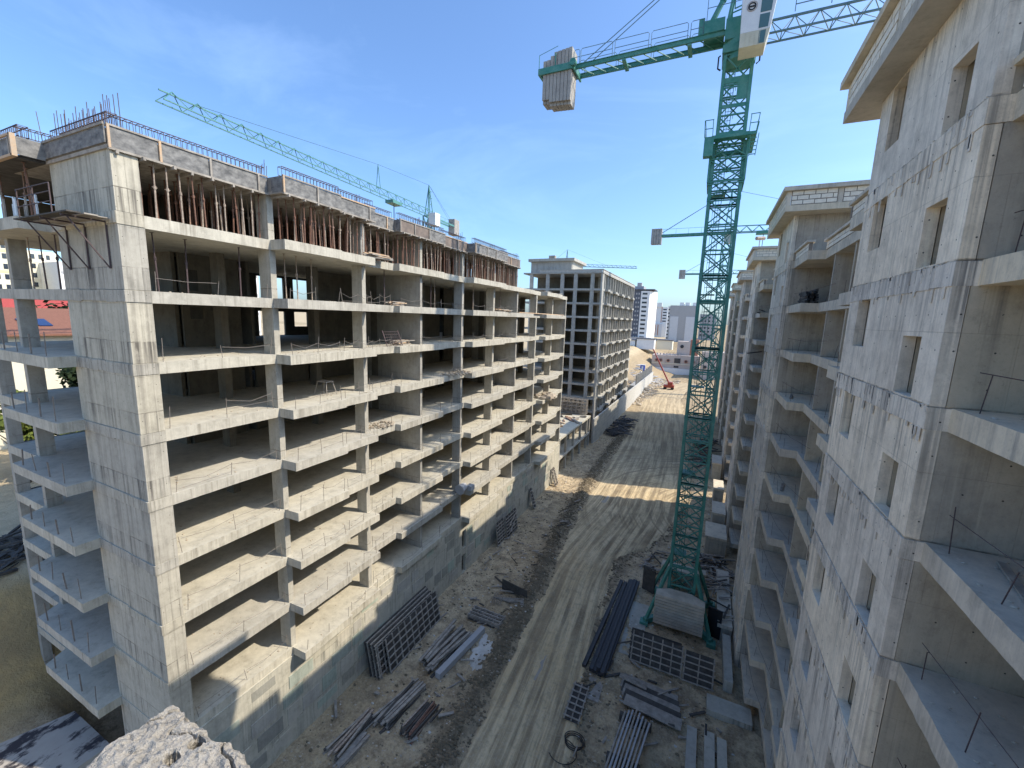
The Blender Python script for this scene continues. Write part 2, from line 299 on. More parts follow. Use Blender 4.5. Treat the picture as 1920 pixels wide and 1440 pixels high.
# ------------------------------------------------------------ terrain
GZ = -27.0
_rng = np.random.RandomState(3); _tab = _rng.rand(256, 256)
def vn(x, y):
    xi = np.floor(x).astype(int); yi = np.floor(y).astype(int); fx = x-xi; fy = y-yi; fx = fx*fx*(3-2*fx); fy = fy*fy*(3-2*fy)
    g0 = lambda i, j: _tab[(xi+i) % 256, (yi+j) % 256]
    return (g0(0,0)*(1-fx)+g0(1,0)*fx)*(1-fy)+(g0(0,1)*(1-fx)+g0(1,1)*fx)*fy
def fbm(x, y, o=4):
    r = 0; a = .5
    for i in range(o): r = r+a*vn(x*2**i+17*i, y*2**i+9*i); a *= .5
    return r
def sm(v, a, b): t = np.clip((v-a)/(b-a), 0, 1); return t*t*(3-2*t)
RY = [-40, 8, 18, 27, 37, 45, 54, 63, 76, 93, 116, 139, 157, 175, 192, 205]
RL = [-11, -11, -11.1, -11.6, -12.4, -13.3, -14, -14.5, -15, -15.2, -16.2, -18.2, -19, -19, -14, -9]
RR = [-5, -5, -5.3, -6.2, -7.0, -7.2, -2.6, -1.4, -.9, -1.6, -4.0, -5.4, -7, -6, -1, 5]
def hgt(x, y):
    x = np.asarray(x, float); y = np.asarray(y, float)
    z = GZ+(fbm(x*.35, y*.35)-.47)*.7*sm(y, 8, 20)+(fbm(x*2.1+5, y*2.1, 3)-.44)*.22
    l = np.interp(y, RY, RL); r = np.interp(y, RY, RR)
    inr = sm(x, l-.5, l+.6)*sm(-x, -r-.5, -r+.6)*(y < 204); z = z*(1-inr)+(GZ-.12)*inr
    berm = np.exp(-((x-(l-1.3))/.9)**2)*(.35+.5*fbm(x*1.3, y*.8))*sm(y, 5, 12)*(1-sm(y, 95, 110)); z = z+berm*.75
    ex = sm(-x, 33.2, 41.2)*(1+.12*fbm(x*.3, y*.3)); bank = ex*8.6+sm(-x, 41.2, 110)*3.5
    ly = 1-sm(y, 140, 150); z = z+bank*ly+2.45*sm(-x, 26.8, 27.8)*(1-sm(-x, 33.2, 37))*(1-sm(y, 8.2, 8.9))
    up = sm(y, 150, 214)*12*sm(-x, 14, 42)+sm(y, 244, 330)*(13-15*sm(-x, 12, 42))
    z = z+np.maximum(up, 0)+(fbm(x*.12, y*.12)-.45)*3*sm(y, 140, 170)*(1-inr)
    z = np.where(y > 330, np.maximum(z, -14+0*y)+(y-330)*.0035, z)
    return z
def grid_obj(name, xs, ys, fn, mat, kind='structure'):
    X, Y = np.meshgrid(xs, ys); Z = fn(X, Y); v = np.stack([X, Y, Z], -1).reshape(-1, 3); nx, ny = len(xs), len(ys)
    i = (np.arange(ny-1)[:, None]*nx+np.arange(nx-1)[None]).ravel(); f = np.stack([i, i+1, i+nx+1, i+nx], -1)
    me = bpy.data.meshes.new(name); me.from_pydata(v.tolist(), [], f.tolist()); me.materials.append(mat)
    me.polygons.foreach_set('use_smooth', [True]*len(me.polygons)); me.update()
    lX = np.interp(Y, RY, RL); rX = np.interp(Y, RY, RR); q = np.exp(-((X-(lX-1.3+.8*(fbm(Y*.3, X*0)-.45)))/1.15)**2)*.95+np.exp(-((X-(rX+.5))/.6)**2)*.5; q = q*sm(Y, 6, 14)*(1-sm(Y, 95, 115))
    me.attributes.new('turned', 'FLOAT', 'POINT').data.foreach_set('value', np.clip(q, 0, 1).ravel().astype(np.float32))
    o = bpy.data.objects.new(name, me); COL.objects.link(o); o['kind'] = kind; return o
xs = np.concatenate([-np.geomspace(3000, 62, 26), np.arange(-60, -24, .8), np.arange(-24, 6, .22), np.arange(6, 40, 2.), np.geomspace(42, 3000, 22)])
ys = np.concatenate([-np.geomspace(300, 4, 12), np.arange(-2, 12, .8), np.arange(12, 72, .25), np.arange(72, 120, .6), np.arange(120, 340, 2.2), np.geomspace(344, 4200, 40)])
grid_obj('ground', xs, ys, hgt, M['ground'])
def road():
    ys = np.concatenate([np.arange(-20, 10, 1.5), np.arange(10, 75, .22), np.arange(75, 204, .9)]); nx = 46; u = np.linspace(0, 1, nx)
    l = np.interp(ys, RY, RL)-.55; r = np.interp(ys, RY, RR)+.55; l = l+(fbm(ys*.5, ys*0)-.45)*1.3; r = r+(fbm(ys*.45+40, ys*0)-.45)*1.6
    X = l[:, None]*(1-u)+r[:, None]*u; Y = np.repeat(ys[:, None], nx, 1)
    edge = np.minimum(u, 1-u)[None]*(r-l)[:, None]
    rut = sum(-.10*np.exp(-((X-(l+(r-l)*c)[:, None]-.5*(vn(Y*.08+c*9, Y*0)-.5))/.22)**2) for c in (.22, .40, .60, .80))
    Z = GZ+.07*sm(edge, 0, .8)-.20*(1-sm(edge, 0, .45))+rut*sm(edge, .2, .8)+(fbm(X*2.5, Y*.5, 3)-.44)*.12+(fbm(X*.5, Y*.2)-.45)*.14
    v = np.stack([X, Y, Z], -1).reshape(-1, 3); ny = len(ys)
    i = (np.arange(ny-1)[:, None]*nx+np.arange(nx-1)[None]).ravel(); f = np.stack([i, i+1, i+nx+1, i+nx], -1)
    me = bpy.data.meshes.new('dirt_road'); me.from_pydata(v.tolist(), [], f.tolist()); me.materials.append(M['road'])
    uv = me.uv_layers.new(name='UVMap'); ctr = np.convolve(np.interp(np.arange(-60, 260.), RY, (np.array(RL)+np.array(RR))/2), np.ones(15)/15, 'same'); U = np.stack([X-np.interp(Y, np.arange(-60, 260.), ctr)+.5*(fbm(Y*.06, X*.12)-.5), Y], -1).reshape(-1, 2); li = np.empty(len(me.loops), dtype=np.int32); me.loops.foreach_get('vertex_index', li); uv.data.foreach_set('uv', U[li].ravel())
    me.polygons.foreach_set('use_smooth', [True]*len(me.polygons)); me.update(); o = bpy.data.objects.new('dirt_road', me); COL.objects.link(o); o['kind'] = 'structure'
road()
def gz(x, y): return float(hgt(x, y))
# ------------------------------------------------------------ left unfinished building
LX = -21.3; BK = lambda k: 3.08-ST*(k-1)      # slab underside, k = 1 top slab
PROF = [(9.55,0),(14.97,0),(15.0,1.1),(18.72,1.1),(18.75,.85),(21.7,.85),(21.72,0),(24.45,0),(24.5,.5),(30.2,.5),(30.25,.12),(34.3,.12),(34.33,.95),(41.2,.95),(41.22,.25),(51.0,.25),(51.05,0),(53.85,0),(53.9,.95),(60.2,.95),(60.25,.3),(62.4,.3),(62.45,0),(65.35,0)]
def rough(poly, amp, step=.35, seed=0, lim=None):
    q = random.Random(seed); out = []
    for (xa, ya), (xb, yb) in zip(poly, poly[1:]+poly[:1]):
        L = math.hypot(xb-xa, yb-ya); out.append((xa, ya))
        if L > 2*step and (lim is None or lim(xa, ya, xb, yb)):
            n = int(L/step)
            for j in range(1, n): out.append((xa+(xb-xa)*j/n+q.uniform(-amp, amp), ya+(yb-ya)*j/n+q.uniform(-amp, amp)))
    return out
def outline(k, y1=65.35, back=-37.1):
    p = [(LX, 8.72)]+[(LX+d, y) for y, d in PROF if y <= y1]
    if p[-1][1] < y1: p.append((p[-1][0], y1))
    p += [(back, y1), (back, 8.72)]
    if k == 2: p += [(-26.5, 8.72)]
    else:
        xr = -27.3 if k <= 1 else -26.25
        p += [(-33.0, 8.72), (-32.4, 7.7), (xr, 7.7), (xr, 8.72)]
    return p
LB = thing('unfinished_apartment_building', 'long sunlit concrete frame block with open floors, props and rebar on its roof', 'building', (-29, 37, GZ))
cols_y = [14.93, 21.35, 27.6, 33.86, 40.2, 46.3, 52.45, 58.78]
for k in range(1, 10):
    z0 = BK(k); z1 = z0+.5; b = MB().prism(rough(outline(k), .008, .3, k, lambda xa, ya, xb, yb: min(xa, xb) > -34 and min(ya, yb) < 50 and not (xa > -22 and ya < 8.8)), z0, z1); s_ = b.build('slab', M['conc'], LB)
    # guard posts and wires
    w = MB(); rn = random.Random(k*5)
    if k >= 2:
        for i in range(0, len(PROF)-1, 2):
            (ya, da), (yb, db) = PROF[i], PROF[i+1]
            if yb-ya < 1.5 or yb > 56: continue
            x = LX+da-.14; n = max(2, int((yb-ya)/2.0)); prev = None
            for j in range(n+1):
                y = ya+.25+(yb-ya-.5)*j/n; h = rn.uniform(.55, 1.05); lx = rn.uniform(-.06, .06); ly = rn.uniform(-.1, .1)
                w.bar((x, y, z1-.02), (x+lx, y+ly, z1+h), .019)
                if prev and rn.random() < .85:
                    zz = z1+min(h, prev[2])-.1; mid = ((x+prev[0])/2, (y+prev[1])/2, zz-rn.uniform(.02, .25))
                    w.tube([(prev[0], prev[1], zz), mid, (x, y, zz)], .011, 4, False)
                    if rn.random() < .45: w.tube([(prev[0], prev[1], zz-.45), (x, y, zz-.4)], .01, 4, False)
                prev = (x, y, h)
        for j in range(4):
            if k == 2: break
            x = -31.6+j*1.6; h = rn.uniform(.7, 1.2); w.bar((x, 7.85, z1-.02), (x+rn.uniform(-.1, .1), 7.85+rn.uniform(-.05, .05), z1+h), .03 if j % 2 else .05)
        tag(w.build('guard_wire', M['wire'], s_), kind='stuff')
# columns
def column(x0, x1, y, ks, th=.33, mat='colm', top=True):
    b = MB()
    for k in ks:
        z1 = BK(k); z0 = BK(k+1)+.5; e = RN.uniform(-.015, .015); e2 = RN.uniform(-.012, .012)
        b.box(x0+e, x1+e, y+e2, y+th+e2, z0, z1)
    b.build('column', M[mat], LB)
for y in cols_y:
    if y in (27.6, 46.3):
        b = MB()
        for k in range(1, 9): b.box(-27.6, LX-.05, y+RN.uniform(-.01, .01), y+.26, BK(k+1)+.5, BK(k))
        b.build('wall', M['colm'], LB)
    else:
        column(LX-.95, LX-.04, y, range(1, 9))
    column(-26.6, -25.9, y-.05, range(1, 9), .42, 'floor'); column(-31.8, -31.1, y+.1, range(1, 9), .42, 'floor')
column(LX-.3, LX-.02, 65.0, range(1, 9), .3)
b = MB().wall('y', 65.0, 65.25, -36.9, LX-.35, GZ, BK(1), [(-35, -32, BK(k+1)+.5, BK(k)) for k in range(1, 9)]+[(-29, -25, BK(k+1)+.5, BK(k)) for k in range(1, 9)]); b.build('wall', M['conc2'], LB)
# short cross walls and rear wall, put in to keep the inside dark
rn = random.Random(4)
for y in (18.1, 30.8, 37.0, 49.4, 55.6):
    b = MB()
    for k in range(1, 9): b.box(-36.5, -27.9-rn.random()*2, y, y+.2, BK(k+1)+.5, BK(k))
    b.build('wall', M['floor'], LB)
holes = [(19.2, 20.3, 1.1, 2.95), (19.3, 20.5, -1.1, .05), (24.4, 27, .6, 2.9), (24.4, 27, -2.4, -.2), (28, 30.5, .6, 2.9), (28, 29.5, -1.6, -.2)]
for k in range(1, 9):
    zf = BK(k+1)+.5; holes.append((9.3, 13.6, zf, BK(k)))
    for y in np.arange(16.0, 63, 3.1):
        if rn.random() < .16 and not (k <= 2 and 18 < y < 31): holes.append((y, y+1.1, zf+.9, zf+2.2))
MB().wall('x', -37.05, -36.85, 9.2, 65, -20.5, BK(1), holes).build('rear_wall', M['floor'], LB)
b = MB()
for k in range(1, 9):
    for (a, c) in ((18.4, 22.6), (23.6, 31.5), (32.4, 40.3), (41.2, 49), (49.9, 64)):
        if not (k <= 2 and a < 20): b.box(-28.6, -28.4, a, c, BK(k+1)+.5, BK(k))
for k in range(1, 9): b.wall('x', -28.6, -28.4, 14.2, 17.6, BK(k+1)+.5, BK(k), [(14.5, 15.15, .95, 2.15), (14.6, 15.3, -.75, .0)])
for k in range(1, 9):
    for (a, c) in ():
        pass
    b.box(-32, -28.6, 13.9, 14.1, BK(k+1)+.5, BK(k))
b.build('spine_wall', M['floor'], LB)  # spine walls added to block light so the deep floors stay dark
# corner wall, storey by storey
for k in range(0, 10):
    z1 = BK(k)+(.5 if k > 0 else -.06); z0 = BK(k+1)+.5 if k < 9 else GZ-.3
    if k == 0: z1 = 6.0
    e = RN.uniform(-.012, .012)
    b = MB().prism([(-26.5-e, 8.67-e), (LX+e+.012, 8.67-e), (LX+e+.012, 9.55), (LX-.3, 9.55), (LX-.3, 9.0), (-26.5-e, 9.0)], z0+.012, z1)
    b.build('corner_wall', M['wallL'], LB)
for k in range(1, 10):
    z0 = BK(k)+.02; b = MB(); n = 7
    for j in range(n): x0 = -26.52+(5.22+.03)*j/n; x1 = -26.52+(5.22+.03)*(j+1)/n; b.box(x0, x1, 8.63+RN.uniform(-.008, .008), 8.675, z0+RN.uniform(-.03, .03), z0+.46+RN.uniform(-.02, .02))
    b.box(LX+.015, LX+.045, 8.64, 9.54, z0, z0+.46); b.build('floor_band', M['wallL'], LB)
# left-end columns
for (x0, x1, y0, y1) in ((-37.12, -36.72, 8.74, 9.3), (-33.0, -32.62, 8.76, 9.4), (-36.9, -36.5, 13.6, 14.2)):
    b = MB()
    for k in range(1, 9): e = RN.uniform(-.01, .01); b.box(x0+e, x1+e, y0+e, y1+e, BK(k+1)+.5, BK(k))
    b.build('column', M['colm'], LB)
b = MB().box(-37.1, -36.7, 8.7, 9.1, GZ, BK(9)); b.build('column', M['colm'], LB)
# basement wall with patched blocks
bw = MB().wall('x', -21.55, -21.22, 9.3, 65.3, GZ-.4, BK(9)-.004, [(34.4, 35.15, -24.2, -22.2), (34.4, 35.15, -27, -24.95)]).build('basement_wall', M['base'], LB)
MB().box(-37, -21.6, 64.9, 65.3, GZ-.4, BK(9)-.004).build('wall', M['base'], LB)
MB().box(-22.6, -22.4, 33, 36.5, GZ, BK(9)-.02).build('wall', M['black'], LB)  # black sheet behind the doorways, standing in for the unlit inside
rn = random.Random(9); y = 10.0; cnt = 0
rows = [(-26.5, -25.6), (-25.5, -24.3), (-24.2, -23.2), (-23.1, -22.1), (-22.0, -21.2)]
for (za, zb) in rows:
    y = 10+rn.random()
    while y < 62 and cnt < 230:
        w_ = rn.uniform(.7, 1.7)
        if rn.random() < .68 and not (y < 35.3 and y+w_ > 34.2):
            d = rn.uniform(.015, .045); zz0 = za+rn.uniform(0, .18); zz1 = zb-rn.uniform(0, .2)
            MB().box(-21.22, -21.22+d, y, y+w_, zz0, zz1).build('block', M[rn.choice(['blk1', 'blk1', 'blk2', 'blk3', 'blk1'])], bw, (-21.2, y, zz0)); cnt += 1
        y += w_+rn.uniform(.08, .5)
# balcony floor over the wall and dwarf parts
# roof formwork: fascia, soffit, rim boards
F0, F1 = 5.98, 6.65
segs = [(PROF[i][0], PROF[i+1][0], PROF[i][1]) for i in range(0, 16, 2)]
segs = [(8.62 if i == 0 else a, min(b_, 46.0), d) for i, (a, b_, d) in enumerate(segs) if a < 46]
sof = MB(); 
poly = [(LX+.02, 8.6)]+[(LX+d, y) for y, d in PROF if y < 46]+[(LX+.25, 46), (-30, 46), (-30, 8.6)]
sof.prism(poly, F0-.16, F0-.02); sof.build('formwork_deck', M['timb'], LB)
MB().box(-36.9, -26.6, 7.75, 46, F0-.15, F0-.03).build('formwork_deck', M['timbd'], LB)  # dark timber colour imitates shade at the back of the propped storey
MB().prism([(x-.06, y) for x, y in poly], F0+.0, F1-.12).build('formwork_deck', M['mortar'], LB)
rn = random.Random(21)
for i, (a, b_, d) in enumerate(segs):
    y = a
    while y < b_-.05:
        e = min(b_, y+rn.uniform(1.5, 2.4)); e = b_ if b_-e < .5 else e
        m_ = M['ply'] if y < 24 or rn.random() < .4 else M['plyb']
        x = LX+d+.03
        MB().box(x, x+.022, y+.01, e-.01, F0-.1, F1-.03+rn.uniform(-.02, .02)).build('fascia_panel', m_, LB)
        b = MB().box(x+.022, x+.10, y, y+.08, F0-.14, F1); b.build('stud', M['timb'] if rn.random() < .6 else M['board'], LB)
        y = e
    b = MB().box(x-.02, x+.07, a, b_, F1-.02, F1+.05); b.build('rim_board', M['board'] if i in (2, 5) else M['timb'], LB)
    MB().box(x-.03, x+.09, a, b_, F0-.2, F0-.12).build('rim_board', M['timb'], LB)
    if i: # return faces
        xa = LX+segs[i-1][2]; MB().box(min(xa, LX+d)+.03, max(xa, LX+d)+.03, a-.02, a+.002, F0-.1, F1-.02).build('fascia_panel', M['ply'], LB)
for i, (a, b_, d) in enumerate(segs):
    y = a+.2
    while y < b_-.2: MB().box(LX+d-1.2, LX+d+.12+.15*RN.random(), y, y+.09, F0-.3, F0-.17).build('joist', M['timb'], LB); y += RN.uniform(.7, 1.1)
# end face fascia
MB().box(-26.5, LX+.03, 8.55, 8.6, F0+.02, F1).build('fascia_panel', M['ply'], LB)
MB().box(-26.5, LX+.1, 8.5, 8.55, F1-.04, F1+.05).build('rim_board', M['timb'], LB)
for (xa, xb) in ((-36.9, -33.6), (-33.55, -30.1), (-30.05, -26.45)):
    MB().box(xa, xb, 7.66, 7.7, F0-.05, F1-.03).build('fascia_panel', M['ply'], LB); MB().box(xb-.3, xb-.18, 7.58, 7.66, F0-.15, F1+.02).build('stud', M['timb'], LB)
MB().box(-26.45, -26.4, 7.66, 8.55, F0-.05, F1-.03).build('fascia_panel', M['ply'], LB)
MB().box(-36.9, -26.4, 7.56, 7.64, F1-.03, F1+.05).build('rim_board', M['board'], LB); MB().box(-36.9, -26.4, 7.56, 7.72, F0-.16, F0-.06).build('rim_board', M['board'], LB)
MB().box(-26.48, -26.34, 7.56, 7.72, F0-.15, F1+.05).build('stud', M['board'], LB)
# interior walls of the propped storey, spine wall coloured dark for shade
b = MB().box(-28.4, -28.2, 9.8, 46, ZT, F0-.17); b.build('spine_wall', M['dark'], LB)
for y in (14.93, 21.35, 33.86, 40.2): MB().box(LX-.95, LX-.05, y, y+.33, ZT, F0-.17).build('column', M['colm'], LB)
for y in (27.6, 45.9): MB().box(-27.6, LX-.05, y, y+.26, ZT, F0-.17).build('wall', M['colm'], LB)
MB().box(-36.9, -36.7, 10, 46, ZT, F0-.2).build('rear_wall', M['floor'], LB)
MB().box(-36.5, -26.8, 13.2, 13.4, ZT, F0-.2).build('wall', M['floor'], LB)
# rebar on the roof
cg = MB(); rn = random.Random(5)
def cage(p, q, w=.3, h=.42, z=F1+.05, step=.2, horiz=(1, 0)):
    p = Vector(p); q = Vector(q); d = q-p; n = max(1, int(d.length/step)); o = Vector((horiz[0], horiz[1], 0))*w
    for dz in (0.03, h):
        for oo in (Vector((0,0,0)), o):
            cg.bar(tuple(p+oo+Vector((0,0,z+dz))), tuple(q+oo+Vector((0,0,z+dz))), .03)
    for i in range(n+1):
        c = p+d*(i/n); z0 = z+.02; z1 = z+h
        for oo in (Vector((0,0,0)), o): cg.bar(tuple(c+oo+Vector((0,0,z0))), tuple(c+oo+Vector((0,0,z1))), .016)
        cg.bar(tuple(c+Vector((0,0,z1))), tuple(c+o+Vector((0,0,z1))), .016)
for i, (a, b_, d) in enumerate(segs):
    if b_-a > .5: cage((LX+d-.1, a+.1, 0), (LX+d-.1, b_-.05, 0), -.28)
cage((-26.4, 8.8, 0), (-21.5, 8.8, 0), .3, .5, horiz=(0, 1)); cage((-36.5, 7.9, 0), (-26.6, 7.9, 0), .3, .45, horiz=(0, 1)); cage((-26.7, 7.9, 0), (-26.7, 12, 0), -.3)
cage((-22.6, 9, 0), (-22.6, 14, 0), -.5, .35)
for i in range(30):
    x = -26.3+i*.165+rn.uniform(-.04, .04); cg.bar((x, 8.95+.25*(i % 2), F1), (x+rn.uniform(-.04, .04), 8.95+.25*(i % 2), F1+rn.uniform(.9, 1.4)), .02)
cg.bar((-27.2, 8.8, F1), (-27.8, 8.9, F1+1.6), .022)
for y in cols_y[:6]:
    for i in range(7): cg.bar((LX-.2-i*.1, y+.05+.2*(i % 2), F1), (LX-.2-i*.1+rn.uniform(-.05,.05), y+.1+.2*(i % 2), F1+rn.uniform(.6, 1.0)), .02)
cg.build('rebar_cage', M['rebar'], LB)
# bracket scaffold on the end wall
BS = thing('bracket_scaffold', 'small bracket work platform with handrail hung on the end wall corner', 'scaffold', (-24, 8.5, 3.2))
MB().box(-26.4, -21.6, 7.35, 7.75, 3.28, 3.33).build('plank', M['timbd'], BS); MB().box(-26.2, -21.5, 7.8, 8.2, 3.27, 3.32).build('plank', M['timb'], BS); MB().box(-25.9, -21.7, 8.24, 8.58, 3.28, 3.32).build('plank', M['timb'], BS)
for x in (-25.6, -23.9, -22.1):
    b = MB().bar((x, 8.62, 3.2), (x, 7.35, 3.2), .06).bar((x, 7.5, 3.2), (x, 8.62, 1.4), .045).bar((x, 8.63, 3.2), (x, 8.63, 1.4), .05); b.build('bracket', M['rebar'], BS)
b = MB()
for x in (-25.9, -24.4, -22.9): b.bar((x, 7.4, 3.3), (x, 7.4, 4.4), .035)
for h in (3.75, 4.1, 4.4): b.bar((-26, 7.4, h), (-22.9, 7.4, h), .03)
b.build('handrail', M['rebar'], BS)
# steel props
def prop_proto(h, mat):
    b = MB().box(-.07, .07, -.07, .07, 0, .015).tube([(0,0,0), (0,0,h*.58)], .036, 6).tube([(0,0,h*.56), (0,0,h-.01)], .027, 6).tube([(0,0,h*.54), (0,0,h*.60)], .055, 6).box(-.08, .08, -.05, .05, h-.015, h)
    b.bar((-.1, 0, h*.57), (.1, 0, h*.57), .02)
    me = b.build('steel_prop', mat); m_ = me.data; bpy.data.objects.remove(me); return m_
PH = F0-.17-ZT; protos = [prop_proto(PH, M[k]) for k in ('rust', 'rust2', 'rust3', 'rust')]; PL = BK(1)-(BK(2)+.5); plow = [prop_proto(PL, M[k]) for k in ('rust3', 'rebar')]
WHERE = [(9.5, 'first top bay'), (15, 'second top bay'), (21.7, 'third top bay'), (27.9, 'fourth top bay'), (34.1, 'fifth top bay'), (40.5, 'farthest propped bay')]
rn = random.Random(33)
def where(y): return [w_ for a, w_ in WHERE if y >= a][-1] if y > 9.5 else WHERE[0][1]
def put_prop(x, y, z, me, lab, grp, tilt=.03):
    o = bpy.data.objects.new('steel_prop', me); COL.objects.link(o); o.location = (x, y, z); o.rotation_euler = (rn.uniform(-tilt, tilt), rn.uniform(-tilt, tilt), rn.random()*3)
    tag(o, lab, 'prop', grp)
np_ = 0; CNT = {}; ORD = ['first','second','third','fourth','fifth','sixth','seventh','eighth','ninth','tenth','eleventh','twelfth','thirteenth','fourteenth','fifteenth','sixteenth','seventeenth','eighteenth','nineteenth','twentieth']+['%dth' % i for i in range(21, 40)]
for (a, b_, d) in segs:
    a = max(a, 9.75)
    for row in range(5):
        x = LX+d-.28-row*.7; y = a+.2+rn.random()*.3
        if row == 1 and d > .9: pass
        while y < b_-.1 and np_ < 285:
            if not any(abs(y-(cy+.15)) < .32 and x > LX-1.1 for cy in cols_y):
                pk = (row, where(y)); CNT[pk] = CNT.get(pk, 0)+1; rowl = f'{ORD[CNT[pk]-1]} from the near end of the {["front", "second"][row]} row' if row < 2 else 'back rows'
                put_prop(x+rn.uniform(-.12, .12), y, ZT, rn.choice(protos), f'rusty shoring prop, {rowl}, {where(y)}', 'rusty props under the roof formwork'); np_ += 1
            y += rn.uniform(.30, .56) if row < 2 else rn.uniform(1.6, 2.6)
b = MB()
for i in range(420):
    x = LX-2.2-rn.random()*5; y = rn.uniform(9.9, 45.8); dx, dy = rn.uniform(-.08, .08), rn.uniform(-.08, .08); b.tube([(x, y, ZT), (x+dx, y+dy, F0-.18)], .034, 5, False)
tag(b.build('rear_prop', M['rust'], LB), kind='stuff')
for i in range(9):
    put_prop(-27.2-i*1.0, 8.1+rn.uniform(-.1, .5), ZT, rn.choice(protos), 'rusty steel prop under the formwork left of the corner wall', 'props left of the corner wall', .05)
LOWP = lambda x, y: 'beside the end balcony' if x < -27 else ('%s along from the corner wall' % ORD[[10.2, 11.6, 13.9, 16.2, 17.0, 18.3, 24.2, 24.9, 29.9, 30.9, 37, 43].index(y)])
for (x, y) in ((-22.1, 10.2), (-22.6, 11.6), (-22.3, 13.9), (-21.9, 16.2), (-22, 17.0), (-22.4, 18.3), (-22, 24.2), (-22.6, 24.9), (-22, 29.9), (-22.3, 30.9), (-22, 37), (-22, 43), (-28, 9), (-29.5, 9), (-31, 9)):
    put_prop(x, y, BK(2)+.5, rn.choice(plow), f'thin dark steel prop below the propped storey, {LOWP(x, y)}', 'props in the second storey from the top', .02)
for k in range(12):
    x = -32.2+k*.42; o = MB().box(x, x+.12, 8.0+.2*(k % 3), 8.05+.2*(k % 3), ZT, ZT+.75+.1*(k % 4)).build('board_offcut', M['white'] if k % 2 else M['timb'], None, (x, 8, ZT))
    tag(o, f'{"white" if k % 2 else "grey"} upright board, {ORD[k]} from the left beside the corner wall', 'board', 'upright boards at the slab edge')
# timber bundles etc. on its floors
def bundle(name, label, cat, c, L, n, mat, ang=math.pi/2, spread=.5, layers=3, th=.09, part='timber', seed=1, group=None, wild=.08):
    rr = random.Random(seed); o = thing(name, label, cat, c, group); ca, sa = math.cos(ang), math.sin(ang)
    for i in range(int(n*1.35)):
        lay = i*layers//n; per = max(1, n//layers); u = ((i % per)/(max(1, per-1))-.5)*spread; a = ang+rr.uniform(-wild, wild); l = L*rr.uniform(.72, 1.0)
        dx, dy = math.cos(a)*l/2, math.sin(a)*l/2; cx, cy = c[0]-sa*u+ca*rr.uniform(-.2, .2), c[1]+ca*u+sa*rr.uniform(-.2, .2); z = c[2]+th*.55+lay*th*1.02
        b = MB().bar((cx-dx, cy-dy, z), (cx+dx, cy+dy, z+rr.uniform(-.01, .04)), th*rr.uniform(.8, 1.5), th*rr.uniform(.7, 1)); b.build(part, M[rr.choice(mat)], o)
    return o
for i, (c, L, n, lab) in enumerate((((-20.9, 22.3, ZT), 2.3, 14, 'untidy bundle of short boards hanging over the top slab edge'), ((-21.7, 25.0, BK(2)+.5), 1.7, 14, 'heap of brown timber offcuts before the walled bay, second slab from the top'),
      ((-21.5, 42.7, BK(2)+.5), 3.0, 14, 'long heap of brown offcuts far along the second slab from the top'), ((-22.3, 26.4, BK(3)+.5), 1.9, 9, 'low stack of brown boards beside the tilted mesh screen'))):
    bundle('timber_pile', lab, 'timber pile', c, L, n, ['timb', 'board', 'timb'], math.pi/2, .6, 3, .08, seed=i+60, wild=.35)
o = MB().box(-21.9, -21.87, 24.2, 25.6, BK(3)+.52, BK(3)+1.55); b = MB()
for j in range(8): b.bar((-21.5, 23.9+j*.22, BK(3)+.51), (-21.9, 23.9+j*.22, BK(3)+1.6), .02)
for j in range(6): b.bar((-21.5-.08*j, 23.9, BK(3)+.52+.21*j), (-21.5-.08*j, 25.5, BK(3)+.52+.21*j), .02)
b.bar((-21.45, 23.85, BK(3)+.5), (-21.95, 23.85, BK(3)+1.65), .05).bar((-21.45, 25.55, BK(3)+.5), (-21.95, 25.55, BK(3)+1.65), .05)
tag(b.build('mesh_screen', M['rebar'], None, (-21.7, 24.7, BK(3)+.5)), 'dark mesh screen leaning beside the third column of the building', 'screen')
b = MB().box(-.45, .45, -.3, .3, .85, .9)
for sx in (-1, 1):
    for sy in (-1, 1): b.bar((sx*.4, sy*.25, .85), (sx*.6, sy*.4, 0), .04)
b.bar((-.55, -.3, .2), (.55, -.3, .2), .03).bar((-.55, .3, .2), (.55, .3, .2), .03)
o = b.build('trestle', M['timb']); o.location = (-22.6, 19.2, BK(4)+.5); tag(o, 'small steel trestle table standing on the fourth slab near its edge', 'trestle')
rn = random.Random(8)
def heap(name, label, cat, c, r, n, size, mat, kind=None, seed=0, h=.3):
    rr = random.Random(seed); b = MB()
    for i in range(n):
        a = rr.random()*6.28; q = math.sqrt(rr.random())*r; zz = max(0, (1-q/r))*h*rr.random(); b.rock((c[0]+math.cos(a)*q*.6, c[1]+math.sin(a)*q, c[2]+zz+size*.3), size*rr.uniform(.5, 1.3), rr)
    o = b.build(name, M[mat], None, c); tag(o, label, cat, kind=kind); return o
heap('rubble_heap', 'low heap of broken concrete on the fourth slab beside the fourth column', 'rubble', (-21.4, 33.2, BK(4)+.5), 1.9, 90, .13, 'stone', seed=1, h=.35)
heap('rubble_heap', 'scatter of rubble on the fifth slab behind the guard posts', 'rubble', (-21.9, 23.6, BK(5)+.5), 1.3, 90, .1, 'stone', seed=2, h=.3)
heap('sack_heap', 'dark rounded heap of sacks on a slab near the far end of the building', 'sacks', (-21.0, 56.5, BK(6)+.5), 2.2, 16, .6, 'stone', seed=3, h=.4)
b = MB(); rr = random.Random(44)
for i in range(1500):
    k = rr.randint(2, 9); y = rr.uniform(9.7, 60); d = [q[1] for q in PROF if q[0] <= y+.01][-1] if y > 9.6 else 0; x = LX+min(d, .9)-.15-abs(rr.gauss(0, 1.6))
    b.rock((x, y, BK(k)+.51), rr.uniform(.015, .07), rr, .5)
tag(b.build('slab_litter', M['stone'], None, (-22, 35, -10)), kind='stuff')
